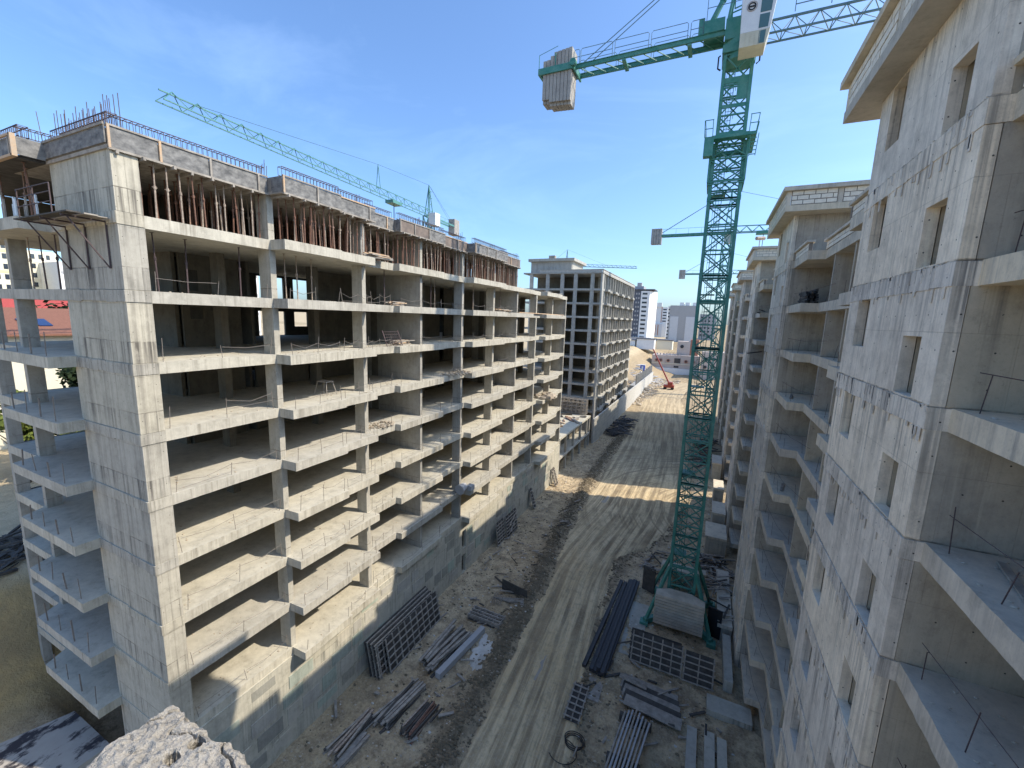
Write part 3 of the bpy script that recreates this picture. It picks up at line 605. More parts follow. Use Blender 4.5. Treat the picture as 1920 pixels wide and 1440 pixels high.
# concrete lumps and a mixer drum at the mid slab
b = MB().tube([(-20.9, 33.2, BK(8)+.9), (-20.9, 34.2, BK(8)+1.0)], .55, 10, True, .35).box(-20.8, -20.2, 34.3, 35.0, BK(8)+.5, BK(8)+1.0)
tag(b.build('cement_mixer', M['gplas'], None, (-20.9, 33.8, BK(8)+.5)), 'grey cement mixer parked on the projecting slab above the wall', 'mixer')
# leaning boards on the far top slab
for i in range(7):
    y = 54+i*1.35; z = ZT; b = MB().bar((LX-.3, y, z+.05+.04*(i % 2)), (LX-.1+.2*(i % 2), y+1.3, z+.16+.06*(i % 3)), .5, .05)
    tag(b.build('shutter_board', M['timb'] if i % 2 else M['timbd'], None, (LX, y, z)), 'loose shuttering board lying along the far edge of the top slab', 'board', 'loose boards on the far top slab')
tag(MB().box(LX-.05, LX+.25, 46.4, 63.5, BK(2)+.52, BK(2)+.62).build('long_board', M['board'], None, (LX, 55, BK(2)+.5)), 'very long orange timber beam lying on the slab edge at the far end', 'board')
# ------------------------------------------------------------ second building
B2 = thing('concrete_frame_building', 'second open concrete frame with stepped balconies and a block parapet, farther along the street', 'building', (-32, 112, -26))
X2 = -21.9; Y2 = 91.0; Y2e = 132.2
p2 = []
def prof2(y): return .7 if (int((y-Y2)/2.7) % 2 == 1) else 0
ybr = [Y2+i*2.7 for i in range(17)]
out = [(X2, Y2)]
for i, y in enumerate(ybr[:-1]):
    d = .75 if i % 3 == 1 else (.35 if i % 3 == 2 else 0); out += [(X2+d, y+(.01 if i else 0)), (X2+d, min(ybr[i+1], Y2e))]
out += [(-40.5, Y2e), (-40.5, Y2)]
tops2 = [10.55-.2, 6.85, 3.85, .85, -2.15, -5.15, -8.2, -11.25, -14.3, -17.35, -20.4]
for zt in tops2[1:]: MB().prism(out, zt-.42, zt).build('slab', M['conc2'], B2)
MB().prism([(X2+.1, Y2-.1), (X2+.1, Y2e), (-40.5, Y2e), (-40.5, Y2-.1)], tops2[0]-.3, tops2[0]).build('slab', M['conc2'], B2)
for i in range(len(tops2)-1):
    pass
def col2(x0, x1, y0, y1, mat='conc2', top=0, name='column'):
    b = MB()
    for i in range(top, len(tops2)-1): b.box(x0, x1, y0, y1, tops2[i+1], tops2[i]-(.42 if i else .3))
    b.box(x0, x1, y0, y1, -27, tops2[-1]-.42); b.build(name, M[mat], B2)
for i in range(1, 16):
    y = Y2+i*2.75
    if y < Y2e-.5:
        if i % 3 == 0: col2(-26.5, X2-.05, y, y+.22, name='wall')
        else: col2(X2-1.0, X2-.05, y, y+.28)
col2(X2-.4, X2-.02, Y2+.02, Y2+1.6); col2(X2-.4, X2-.02, Y2e-.5, Y2e)
for x in (-24.1, -27.9, -31.0, -34.5, -38.5): col2(x-.45, x+.35, Y2+.03, Y2+.45)
for x in (-26.3, -33): col2(x-.4, x+.3, Y2+7, Y2+7.5, 'floor')
col2(-40.3, X2-3.0, Y2+8.2, Y2+8.4, 'floor', name='wall'); col2(-30.2, -30, Y2+6, Y2e-.5, 'floor', name='spine_wall')
MB().box(-40.4, X2-.5, Y2e-.45, Y2e-.1, -27, 10).build('wall', M['conc2'], B2)
# parapets and penthouse
def blockwall(b, parent, axis, c0, c1, u0, u1, z0, rows, bl=.62, bh=.25, mj=.03, single=True, mat='block', off=.012, seed=0):
    rr = random.Random(seed); bb = MB(); n = 0
    for r in range(rows):
        u = u0-(r % 2)*bl/2; z = z0+r*(bh+mj)+mj
        while u < u1-.05:
            a, e = max(u, u0)+mj/2, min(u+bl, u1)-mj/2
            if e-a > .08:
                d = rr.uniform(0, off); k = (bb if not single else MB())
                lo, hi = c0-off-d, c1+off+d
                if axis == 'x': k.box(lo, hi, a, e, z, z+bh-rr.uniform(0, .015))
                else: k.box(a, e, lo, hi, z, z+bh-rr.uniform(0, .015))
                if single: k.build('block', M[mat], parent)
                n += 1
            u += bl
    if not single and bb.v: tag(bb.build('block_course', M[mat], parent), kind='stuff')
    m_ = MB(); (m_.box(c0, c1, u0, u1, z0, z0+rows*(bh+mj)+mj) if axis == 'x' else m_.box(u0, u1, c0, c1, z0, z0+rows*(bh+mj)+mj)); m_.build('mortar_bed', M['mortar'] if mat == 'block' else M['bkfar'], parent)
    return n
blockwall(None, B2, 'x', X2-.2, X2, Y2+.2, Y2e, tops2[0]+.004, 1, 1.0, .4, .05, False, 'bkfar')
blockwall(None, B2, 'y', Y2-.05, Y2+.15, -36.5, X2-.25, tops2[0]+.004, 1, 1.0, .4, .05, False, 'bkfar')
MB().box(-36.5, X2+.12, Y2-.12, Y2+.3, tops2[0]+.47, tops2[0]+.6).build('coping', M['conc2'], B2)
MB().box(X2-.3, X2+.12, Y2+.32, Y2e, tops2[0]+.47, tops2[0]+.6).build('coping', M['conc2'], B2)
MB().wall('y', Y2+3, Y2+3.3, -40, -30, tops2[0], 13.2).build('penthouse_wall', M['conc2'], B2); MB().box(-30.2, -29.9, Y2+3.31, Y2+12, tops2[0], 13.2).build('penthouse_wall', M['conc2'], B2)
MB().box(-40.5, -29.2, Y2+2.3, Y2+12.5, 13.2, 13.8).build('penthouse_roof', M['conc2'], B2); MB().box(-36, -34.5, Y2+4, Y2+5, 13.8, 14.7).build('tank', M['timb'], B2)
# boundary retaining wall in front of building 2
RW = thing('retaining_wall', 'long pale block retaining wall running below the second building', 'wall', (-21, 140, -26.5))
n = 0
for i in range(15):
    y0 = 88+i*7; y1 = y0+6.96; zt = -21.4-.02*i; MB().box(-21.3, -20.95, y0, y1, -28, zt).build('wall_panel', M['bkfar'], RW)
    for r in range(6):
        for c in range(6):
            if n < 290 and y0 < 150: MB().box(-20.95, -20.93, y0+c*1.16+.05, y0+c*1.16+1.1, zt-.9*r-.86, zt-.9*r-.06).build('block', M['blk1'] if y0 < 112 else M['bkfar'], RW); n += 1
b = MB().box(-24, -21.35, 150, 193, -23, -22.4)
for j in range(9): b.box(-22, -21.5, 150+j*5, 150.4+j*5, -22.4, -18.6).box(-22, -21.5, 152.4+j*5, 152.8+j*5, -22.4, -18.9)
tag(b.build('starter_frame_row', M['conc2'], None, (-22, 170, -22.4)), 'row of concrete starter frames behind the retaining wall past the second building', 'frame')
# low frame between the two buildings
LF = thing('low_concrete_frame', 'low two storey concrete frame between the two big buildings', 'building', (-24, 76, GZ))
for zt in (-20.4, -24.0): MB().box(-30, -21.5, 66.2, 86.8, zt-.35, zt).build('slab', M['conc'], LF)
for y in (66.3, 70.3, 74.9, 79.6, 84.2, 86.3):
    for x in (-21.95, -27): MB().box(x, x+.4, y, y+.35, GZ-.3, -24.35).box(x, x+.4, y, y+.35, -24.0, -20.75).build('column', M['colm'], LF)
MB().box(-24, -23.8, 66.3, 86.7, GZ, -20.8).build('wall', M['floor'], LF)
FS = thing('formwork_stack', 'row of upright lattice formwork panels standing between the two buildings', 'formwork', (-24, 80, -20.4))
for i in range(5):
    y = 86.0+i*.35; b = MB()
    for j in range(9): b.box(-31+j*1.05, -30.85+j*1.05, y, y+.12, -20.2, -17.0)
    for j in range(5): b.box(-31, -22.4, y+.03, y+.13, -20.1+j*.72, -19.95+j*.72)
    b.build('lattice_panel', M['timb'], FS)
for i in range(22):
    rr = random.Random(i); x, y = rr.uniform(-27.5, -22.2), rr.uniform(67, 85); a = rr.random()*3; l = rr.uniform(.6, 1.6)
    o = MB().bar((x-math.cos(a)*l, y-math.sin(a)*l, -20.3), (x+math.cos(a)*l, y+math.sin(a)*l, -20.3+rr.uniform(0, .3)), rr.uniform(.1, .6), rr.uniform(.1, .5)).build('timber_offcut', M[rr.choice(['board', 'timbd', 'timb', 'rust2', 'board'])], None, (x, y, -20.4))
    tag(o, 'timber offcut or shuttering piece strewn over the low frame roof', 'timber', 'site clutter on the low frame roof')
# ------------------------------------------------------------ right buildings
XR = 4.36; ZF = [4.44-3.0*i for i in range(11)]      # floor tops; ZF[0] = top storey floor
def right_building(name, label, centers, ystart, yend, near):
    R = thing(name, label, 'building', (9, (ystart+yend)/2, GZ)); hw = 3.45; rr = random.Random(len(centers)*7+int(ystart)); nb = 0
    for ci, c in enumerate(centers):
        y0, y1 = c-hw, c+hw; fine = near and ci < 2
        for i in range(len(ZF)):
            zf = ZF[i]; zt = zf+2.5 if i else 7.35; zb = zf
            if i == len(ZF)-1: zb = GZ-.3
            e = rr.uniform(-.012, .012)
            hs = [(c-2.52, c-1.5, zf+.05, zf+1.45), (c+1.35, c+2.45, zf+1.03, zf+(2.6 if i else 2.85))]
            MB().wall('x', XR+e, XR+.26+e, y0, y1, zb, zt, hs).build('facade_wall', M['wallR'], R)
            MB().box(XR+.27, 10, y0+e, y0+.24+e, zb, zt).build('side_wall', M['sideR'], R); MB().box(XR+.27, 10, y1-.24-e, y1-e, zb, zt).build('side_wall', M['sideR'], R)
            if i: # floor band, 1-2 cm proud, rough edge
                q = MB(); n = 14 if fine else 2
                ys_ = [y0-.012+(y1-y0+.024)*j/n for j in range(n+1)]
                for j in range(n): 
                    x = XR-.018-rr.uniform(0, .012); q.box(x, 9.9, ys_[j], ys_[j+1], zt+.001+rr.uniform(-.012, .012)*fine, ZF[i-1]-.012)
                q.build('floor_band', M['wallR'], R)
        if fine:
            b = MB()
            for zf in ZF[:9]:
                for j in range(90 if ci == 0 else 40):
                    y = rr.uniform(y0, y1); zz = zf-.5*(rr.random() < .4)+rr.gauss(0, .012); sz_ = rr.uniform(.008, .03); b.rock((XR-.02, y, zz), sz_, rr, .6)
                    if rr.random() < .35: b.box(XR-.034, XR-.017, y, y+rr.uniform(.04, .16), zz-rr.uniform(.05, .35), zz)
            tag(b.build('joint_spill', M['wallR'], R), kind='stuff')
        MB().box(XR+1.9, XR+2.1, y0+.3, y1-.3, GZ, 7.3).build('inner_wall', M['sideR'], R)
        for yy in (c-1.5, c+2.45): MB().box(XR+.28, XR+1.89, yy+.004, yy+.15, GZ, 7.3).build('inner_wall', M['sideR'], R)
        # overhanging roof, block parapet and coping
        ya, yb = y0-1.35, y1+1.35
        MB().box(3.62, 12, ya, yb, 7.35, 7.72).build('roof_slab', M['soffR'], R)
        if fine:
            k = 0
            for (ua, ub) in ((ya+.02, ya+.32), (c-.15, c+.15), (yb-.32, yb-.02)): MB().box(3.645, 3.87, ua, ub, 7.72, 8.57).build('parapet_post', M['slabR'], R)
            blockwall(None, R, 'x', 3.67, 3.85, ya+.34, c-.17, 7.724, 3, mj=.045, bh=.235, off=.02, seed=ci*3+1); blockwall(None, R, 'x', 3.67, 3.85, c+.17, yb-.34, 7.724, 3, mj=.045, bh=.235, off=.02, seed=ci*3+2)
            for (ua, ub) in ((3.9, 6.3), (6.6, 9.6)): blockwall(None, R, 'y', ya+.04, ya+.22, ua, ub, 7.724, 3, mj=.045, bh=.235, off=.02, seed=ci+20)
            MB().box(6.32, 6.58, ya+.02, ya+.25, 7.72, 8.57).build('parapet_post', M['slabR'], R)
        else:
            blockwall(None, R, 'x', 3.67, 3.85, ya+.3, yb-.02, 7.724, 3, single=False, seed=ci); blockwall(None, R, 'y', ya+.04, ya+.22, 3.9, 9.6, 7.724, 3, single=False, seed=ci+9)
            MB().box(3.65, 3.88, ya+.02, ya+.28, 7.72, 8.57).build('parapet_post', M['slabR'], R)
        MB().box(3.42, 4.0, ya-.22, yb+.2, 8.585, 8.83).build('coping', M['soffR'], R); MB().box(4.0, 11, ya-.22, ya+.38, 8.585, 8.83).build('coping', M['soffR'], R)
    # recesses with balcony slabs
    gaps = []
    if ystart < centers[0]-hw: gaps.append((ystart, centers[0]-hw))
    for a, b_ in zip(centers[:-1], centers[1:]): gaps.append((a+hw, b_-hw))
    if yend > centers[-1]+hw: gaps.append((centers[-1]+hw, yend))
    for gi, (a, b_) in enumerate(gaps):
        full = b_-a > 9; openl = a > ystart+.1; openr = b_ < yend-.1
        pts = []
        if full: pts = [(4.72, a), (4.72, a+3.3), (5.55, a+3.32 if openl else a), (5.6, b_-4.3), (4.72, b_-4.28), (4.72, b_)] if openr else [(4.72, a), (4.72, a+3.3), (5.5, a+3.32), (5.5, b_)]
        else: pts = [(4.72, a), (4.72, b_)]
        if full and not openl: pts = [(5.5, a), (5.5, b_-4.3), (4.72, b_-4.28), (4.72, b_)]
        poly = pts+[(9.9, b_), (9.9, a)]
        mid = [y for y in (a+5.9, b_-6.3) if full and b_-a > 12]
        if not full: mid = [b_-.25] if openl else [a+.02]
        if full and not openl: mid = [b_-6.3]
        for i, zf in enumerate(ZF):
            o = MB().prism(rough(poly, .009, .22, i+gi*20, lambda xa, ya, xb, yb: max(xa, xb) < 6) if near and gi < 2 else poly, zf-.5, zf).build('balcony_slab', M['slabR'], R)
            if i == 0:
                px = MB(); pp = MB()
                for (x0, ya), (x1, yb) in zip(pts[:-1], pts[1:]):
                    if yb-ya > .5:
                        blockwall(None, R, 'x', x0+.02, x0+.2, ya+.1, yb-.1, zf+.004, 2, .58, .19, .03, near and gi < 2, seed=gi+int(ya)) if True else None
                        pp.box(x0-.13, x0+.3, ya-.05, yb+.05, zf+.475, zf+.6)
                        if yb < b_-.2 and x0 > x1: pp.box(x1+.3, x0-.13, yb-.05, yb+.3, zf+.475, zf+.6); blockwall(None, R, 'y', yb+.03, yb+.2, x1+.25, x0, zf+.004, 2, .58, .19, .03, False, seed=3)
                        elif yb < b_-.2: blockwall(None, R, 'y', yb+.0, yb+.17, x0+.25, x1, zf+.004, 2, .58, .19, .03, False, seed=3)
                pp.build('coping', M['slabR'], R)
            if near:
                w = MB()
                for j in range(3):
                    for (x0, ya), (x1, yb) in zip(pts[:-1], pts[1:]):
                        if yb-ya > 1: y = ya+.4+(yb-ya-.8)*j/2; w.bar((x0+.25, y, zf-.02), (x0+.25+rr.uniform(-.1, .1), y+rr.uniform(-.1, .1), zf+rr.uniform(.6, 1.0)), .015)
                if i: w.tube([(4.9, b_-.3, zf+.8), (5.2, b_-4, zf+.75), (5.7, b_-7, zf+.9)], .01, 4, False); tag(w.build('guard_wire', M['rebar'], o), kind='stuff')
            if i:
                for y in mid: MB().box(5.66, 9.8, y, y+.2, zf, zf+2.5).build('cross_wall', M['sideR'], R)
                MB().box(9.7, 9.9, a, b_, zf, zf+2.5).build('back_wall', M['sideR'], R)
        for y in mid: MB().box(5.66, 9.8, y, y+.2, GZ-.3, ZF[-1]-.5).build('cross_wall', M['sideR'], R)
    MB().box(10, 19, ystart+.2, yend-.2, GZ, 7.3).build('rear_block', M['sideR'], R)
    return R
RA = right_building('unfinished_apartment_building', 'shaded raw concrete block with three towers, window holes and balconies along the right edge', [15.05, 37.75, 60.45], 1.5, 67.2, True)
RB = right_building('unfinished_apartment_building', 'farther shaded concrete block with overhanging eaves beyond the gap, behind the green mast', [83.45, 106.15, 128.85], 76.7, 135.5, False)
b = MB(); rr = random.Random(90)
for i in range(900):
    zf = ZF[rr.randint(0, 9)]; y = rr.uniform(6, 11.4) if rr.random() < .4 else rr.uniform(18.7, 34.1); x = rr.uniform(4.85, 6.4) if y < 22 or y > 30.2 else rr.uniform(5.75, 7)
    b.rock((x, y, zf+.01), rr.uniform(.01, .05), rr, .5)
tag(b.build('slab_litter', M['slabR'], None, (6, 20, -10)), kind='stuff')
for i, (x, y, k) in enumerate(((5.2, 9.8, 2), (5.4, 10.4, 3), (5.1, 32.2, 3), (5.2, 31.5, 5))):
    tag(MB().bar((x, y-.8, ZF[k]+.04), (x+.3, y+.7, ZF[k]+.07), .14, .05).build('loose_plank', M['timb'], None, (x, y, ZF[k])), ['loose plank on the near right balcony in line with the camera', 'loose plank on the right balcony one floor lower', 'loose plank on a balcony beside the second tower, third floor down', 'loose plank on a lower balcony beside the second tower'][i], 'plank', 'loose planks on the right balconies')
# things on the right balconies
o = bundle('board_stack', 'dark stack of boards on the top balcony slab below the block parapet', 'boards', (5.35, 31.8, ZF[1]+.02), 2.6, 12, ['timbd', 'black'], math.pi/2, .5, 4, .14, 'board', 5, wild=.03)
tag(MB().bar((4.0, 52.5, -3.0), (5.6, 55.6, -2.9), .1).bar((4.4, 51.5, 1.4), (5.6, 56.5, 1.42), .1).bar((4.5, 51.2, 1.7), (5.5, 56.5, 1.7), .08).build('steel_beam', M['black'], None, (5, 53, 1.5)), 'dark steel beams laid across a balcony between the second and third towers', 'beam')
tag(MB().tube([(4.4, 60.3, 8.83), (4.4, 60.3, 10.3)], .05, 6).tube([(4.0, 60.0, 10.5), (4.9, 60.7, 10.6)], .22, 8).build('work_lamp', M['rust3'], None, (4.4, 60.3, 8.83)), 'work lamp on a short pole on the roof of the third tower', 'lamp')
# low concrete porches and platforms at the foot of the right building
for i, (x0, x1, y0, y1, h) in enumerate(((2.6, 4.2, 57.5, 61.5, 2.8), (1.9, 4.2, 51.5, 55.5, 2.3), (2.8, 4.2, 66, 70, 3.0), (3.1, 4.25, 37, 46, 1.5), (2.6, 4.2, 78, 83, 3.2))):
    o = thing('concrete_porch', ['low concrete porch roof just beyond the sunlit strip by the right building', 'wide low concrete porch in front of the second tower', 'small porch at the gap between the right buildings', 'timber strewn porch roof nearest the crane ballast', 'far porch below the second right building'][i], 'porch', ((x0+x1)/2, (y0+y1)/2, GZ))
    MB().box(x0, x1, y0, y1, GZ+h-.3, GZ+h).build('roof_slab', M['slabR'], o); MB().box(x0+.1, x1, y0+.15, y0+.35, GZ-.3, GZ+h-.3).build('wall', M['base'], o); MB().box(x0+.1, x0+.3, y0+.35, y1-.1, GZ-.3, GZ+h-.3).build('wall', M['base'], o)
# ------------------------------------------------------------ main tower crane
CX, CY = -.05, 38.7
TC = thing('tower_crane', 'big green lattice tower crane standing between the two rows of buildings', 'crane', (CX, CY, GZ))
def mast(b, cx, cy, z0, z1, w, ph, leg=.22, dia=.085, hor=.11, parts=None):
    h = w/2; C4 = [(cx-h, cy-h), (cx+h, cy-h), (cx+h, cy+h), (cx-h, cy+h)]
    for x, y in C4: b.bar((x, y, z0), (x, y, z1), leg)
    n = int(round((z1-z0)/ph)); ph = (z1-z0)/n
    for i in range(n+1):
        z = z0+i*ph
        for j in range(4):
            p, q = C4[j], C4[(j+1) % 4]; b.bar((*p, z), (*q, z), hor)
            if i < n:
                if j % 2 == 0 or True:
                    b.bar((*p, z+.05), (*q, z+ph-.05), dia); b.bar((*q, z+.05), (*p, z+ph-.05), dia)
                if i % 2 == 0: b.bar((*p, z-.16), (*q, z-.16), hor*.8)
def mast_section(z0, z1, w, k):
    b = MB(); mast(b, CX, CY, z0, z1-.02, w, 1.95)
    for x in (-1, 1):
        for y in (-1, 1): b.box(CX+x*w/2-.13, CX+x*w/2+.13, CY+y*w/2-.13, CY+y*w/2+.13, z1-.2, z1+.12)
    b.build('mast_section', M['green'], TC)
z = GZ+1.6
while z < 13.4: mast_section(z, min(z+5.85, 13.6), 2.12, 0); z += 5.85
b = MB(); mast(b, CX, CY, 13.6, 19.9, 1.86, 2.1); b.build('mast_section', M['green'], TC)
b = MB()
for z in np.arange(GZ+2, 20, .33): b.bar((CX-.55, CY+.55, z), (CX-.15, CY+.55, z), .03)
b.bar((CX-.55, CY+.55, GZ+1.6), (CX-.55, CY+.55, 20), .05).bar((CX-.15, CY+.55, GZ+1.6), (CX-.15, CY+.55, 20), .05)
for z in np.arange(GZ+3, 19, 1.0): b.tube([(CX-.7, CY+.5, z), (CX-.7, CY-.1, z), (CX-.35, CY-.35, z), (CX, CY-.1, z), (CX, CY+.5, z)], .02, 4, False)
for y in (-.35, -.1): b.bar((CX-.7+.35*(y > -.2), CY+y, GZ+3), (CX-.7+.35*(y > -.2), CY+y, 19), .025)
b.build('ladder', M['green'], TC)
for z in (-21, -13.2, -5.4, 2.4, 10.2): MB().box(CX-.95, CX+.1, CY-.2, CY+.95, z, z+.06).build('rest_platform', M['green'], TC)
# climbing cage
b = MB(); mast(b, CX, CY, 10.9, 14.2, 2.5, 1.65, .14, .08, .11); b.box(CX-1.75, CX+1.7, CY-2.0, CY-1.3, 13.75, 13.95).box(CX-1.75, CX+1.7, CY+1.3, CY+1.9, 13.75, 13.95).box(CX-1.75, CX-1.3, CY-1.3, CY+1.3, 13.76, 13.94).box(CX+1.3, CX+1.7, CY-1.3, CY+1.3, 13.76, 13.94)
b.box(CX-1.75, CX-1.1, CY-2.0, CY-1.4, 12.6, 13.75).box(CX-1.0, CX+1.0, CY-1.45, CY-1.3, 14.0, 14.35)
b.build('climbing_cage', M['green'], TC)
b = MB()
for x in (-1.75, -1.2, 1.2, 1.7):
    b.bar((CX+x, CY-2, 13.9), (CX+x*1.04, CY-2.05, 15.1), .05)
    b.bar((CX+x, CY+1.9, 13.9), (CX+x*1.04, CY+1.95, 15.1), .05)
for x0, x1 in ((-1.78, -1.2), (1.2, 1.78)):
    for zz in (14.5, 15.1): b.bar((CX+x0, CY-2.03, zz), (CX+x1, CY-2.03, zz), .045)
for x in (-1.78, 1.78):
    for zz in (14.5, 15.1): b.bar((CX+x, CY-2.03, zz), (CX+x, CY+1.9, zz), .045)
for j in range(5): b.bar((CX+1.35, CY-1.9, 12.4+j*.28), (CX+1.75, CY-1.9, 12.4+j*.28), .05)
b.bar((CX+1.35, CY-1.9, 12.3), (CX+1.3, CY-1.9, 13.8), .05).bar((CX+1.75, CY-1.9, 12.3), (CX+1.85, CY-1.9, 13.8), .05); b.build('handrail', M['green'], TC)
# mast top panels, slewing ring
b = MB().box(CX-.9, CX+.9, CY-.98, CY-.9, 17.9, 18.3).box(CX+.1, CX+.9, CY-.97, CY-.91, 16.7, 17.9).box(CX-.95, CX+.95, CY-.98, CY-.9, 16.2, 16.45); b.build('mast_panel', M['green'], TC)
b = MB().tube([(CX, CY, 19.6), (CX, CY, 20.0)], 1.1, 20).box(CX-1.15, CX+1.15, CY-1.15, CY+1.15, 20.0, 20.55).tube([(CX, CY, 20.55), (CX, CY, 20.9)], 1.2, 20).box(CX-1.1, CX+1.3, CY-1.1, CY+1.1, 20.9, 22.3)
b.build('slewing_unit', M['green'], TC)
b = MB()
for x in (CX-1.3, CX+1.3): b.tube([(x*.98, CY-1.0, 19.9), (x*1.05, CY-1.1, 19.8), (x*1.05, CY-1.1, 19.0), (x*.9, CY-1.0, 18.9)], .06, 6, False)
b.build('hose', M['black'], TC)
b = MB(); 
for sx in (-1, 1):
    for sy in (-1, 1): b.bar((CX+sx*.8-.2, CY+sy*.8, 22.3), (CX+sx*.15, CY+sy*.25, 29.5), .16)
for i in range(6):
    z = 22.8+i*1.1; k = 1-i*.14
    for sx in (-1, 1): b.bar((CX+sx*.75*k, CY-.75*k, z), (CX+sx*.75*k, CY+.75*k, z), .07)
    b.bar((CX-.75*k, CY-.75*k, z), (CX+.75*k, CY-.75*k, z+.3), .07).bar((CX-.75*k, CY+.75*k, z), (CX+.75*k, CY+.75*k, z+.3), .07)
b.build('tower_head', M['green'], TC)
# winch and motor near head
b = MB().tube([(CX-2.1, CY-.6, 22.6), (CX-1.5, CY-.5, 23.9)], .2, 10).tube([(CX-1.5, CY-.5, 23.9), (CX-1.3, CY-.5, 24.3)], .24, 10).box(CX-2.6, CX-1.2, CY-.9, CY+.9, 21.75, 22.6).box(CX-3.0, CX-2.6, CY-.8, CY-.3, 21.8, 22.9); b.build('winch', M['green'], TC)
# counter jib
b = MB()
for y in (CY-.75, CY+.75): b.box(-15.9, CX-.9, y-.03, y+.03, 21.42, 21.72).box(-15.9, CX-.9, y-.10, y+.10, 21.39, 21.42).box(-15.9, CX-.9, y-.10, y+.10, 21.72, 21.75)
for i in range(11):
    x = -12.3+i*1.05; b.bar((x, CY-.75, 21.38), (x+1.0, CY+.75, 21.38), .06)
for x in (-8.6, -3.6): b.box(x-.15, x+.15, CY-.85, CY+.85, 21.2, 21.33)
b.build('counter_jib', M['green'], TC)
b = MB(); x = -12.2
def loop(b, x0, x1, y, z0, h, r=.025): b.tube([(x0, y, z0), (x0, y, z0+h-.12), (x0+.1, y, z0+h), (x1-.1, y, z0+h), (x1, y, z0+h-.12), (x1, y, z0)], r, 5, False); b.bar((x0, y, z0+h*.5), (x1, y, z0+h*.5), .035)
for (x0, x1) in ((-12.9, -12.4), (-12.3, -9.6), (-9.4, -6.7), (-6.5, -3.8), (-3.6, -2.7)):
    for y in (CY-.8, CY+.8): loop(b, x0, x1, y, 21.72, 1.15)
loop(b, -2.5, -.2, CY-1.1, 22.3, 2.0); b.build('handrail', M['jibg'], TC)
b = MB()
for y in (CY-.35, CY+.35): b.tube([(-12.5, y, 21.8), (CX-.2, y*.3+CY*.7, 29.4)], .035, 5, False); b.tube([(CX+.2, y*.3+CY*.7, 29.4), (24, y, 22.6)], .035, 5, False)
b.build('tie_bar', M['jibg'], TC)
for i in range(8):
    x = -15.55+i*.33; zt = 22.75-(.45 if i < 2 else (.22 if i == 2 else 0))+.03*i; zb = 18.95-(.0 if i < 2 else .22)-.02*i
    b = MB().prism([(x+.01, CY-1.25), (x+.30, CY-1.25), (x+.30, CY+.2), (x+.01, CY+.2)], zb+.25, zt).prism([(x+.01, CY-1.0), (x+.30, CY-1.0), (x+.30, CY+.1), (x+.01, CY+.1)], zb, zb+.25)
    b.build('counterweight_block', M['cwt'], TC)
b = MB().box(-15.95, -12.8, CY-1.42, CY-1.27, 21.2, 21.7).box(-15.95, -15.75, CY-1.3, CY+1.0, 21.2, 21.6).box(-12.85, -12.7, CY-1.3, CY+1, 21.2, 21.7)
b.tube([(-12.75, CY-1.6, 21.6), (-12.75, CY-1.2, 21.6)], .28, 12); b.bar((-15.9, CY-1.35, 21.7), (-15.9, CY-1.35, 22.8), .04).bar((-14.4, CY-1.35, 21.7), (-14.4, CY-1.35, 22.7), .07).bar((-15.9, CY-1.35, 22.8), (-14.2, CY-1.35, 23.2), .03)
b.build('counterweight_frame', M['green'], TC)
# main jib
b = MB(); JZ = 20.95; JH = 1.15; x = CX+1.1; n = 0
for y in (CY-.6, CY+.6): b.bar((x, y, JZ), (48, y, JZ), .11)
b.bar((x, CY, JZ+JH), (48, CY, JZ+JH), .13)
while x < 47:
    for s_ in (-1, 1):
        b.bar((x, CY+s_*.6, JZ), (x+.75, CY, JZ+JH), .05); b.bar((x+.75, CY, JZ+JH), (x+1.5, CY+s_*.6, JZ), .05)
    b.bar((x, CY-.6, JZ), (x, CY+.6, JZ), .05); b.bar((x, CY-.6, JZ), (x+1.5, CY+.6, JZ), .035); x += 1.5
b.build('jib', M['jibg'], TC)
b = MB()
for (x0, x1) in ((3.2, 9.5),): 
    for zz in (JZ+.9+.35, JZ+1.65): b.bar((x0, CY-.7, zz+.2), (x1, CY-.7, zz+.2), .05)
    for x in (3.2, 5.3, 7.4, 9.5): b.bar((x, CY-.7, JZ+1.0), (x, CY-.7, JZ+1.9), .05)
b.build('handrail', M['jibg'], TC)
# operator cab
CB = MB()
x0, x1, ya, yb, zb, zt = -.12, 1.72, CY-3.0, CY-1.5, 19.1, 23.4
CB.prism([(x0, ya), (x1, ya), (x1+.0, yb), (x0, yb)], zb+.02, zb+.9); cabo = MB()
b = MB().add([(x0,ya,zb+.9),(x1-.06,ya,zb+.9),(x1-.06,yb,zb+.9),(x0,yb,zb+.9),(x0-.12,ya,zt),(x1+.34,ya,zt),(x1+.34,yb,zt),(x0-.12,yb,zt)], BOXF)
cab = b.build('cab', M['white'], TC)
MB().add([(x0,ya,zb),(x1-.25,ya,zb),(x1-.25,yb,zb),(x0,yb,zb),(x0,ya,zb+.89),(x1-.06,ya,zb+.89),(x1-.06,yb,zb+.89),(x0,yb,zb+.89)], BOXF).build('skirt', M['cream'], cab)
for i in range(4): MB().bar((x0+.35+i*.28, ya-.012, zb+.05), (x0+.35+i*.28, ya-.012, zb+.85), .04, .02).build('rib', M['cream'], cab)
def pane(x0_, x1_, za, zb_, sh=.06): 
    b = MB(); yy = ya-.02; k0 = .0+(za-19.1)*.06; k1 = (zb_-19.1)*.06
    b.add([(x0_+k0*.2,yy,za),(x1_+k0,yy,za),(x1_+k1,yy,zb_),(x0_+k1*.2,yy,zb_),(x0_+k0*.2,ya-.001,za),(x1_+k0,ya-.001,za),(x1_+k1,ya-.001,zb_),(x0_+k1*.2,ya-.001,zb_)], [(0,1,2,3),(0,4,5,1),(1,5,6,2),(2,6,7,3),(3,7,4,0)]); b.build('window', M['cabg'], cab)
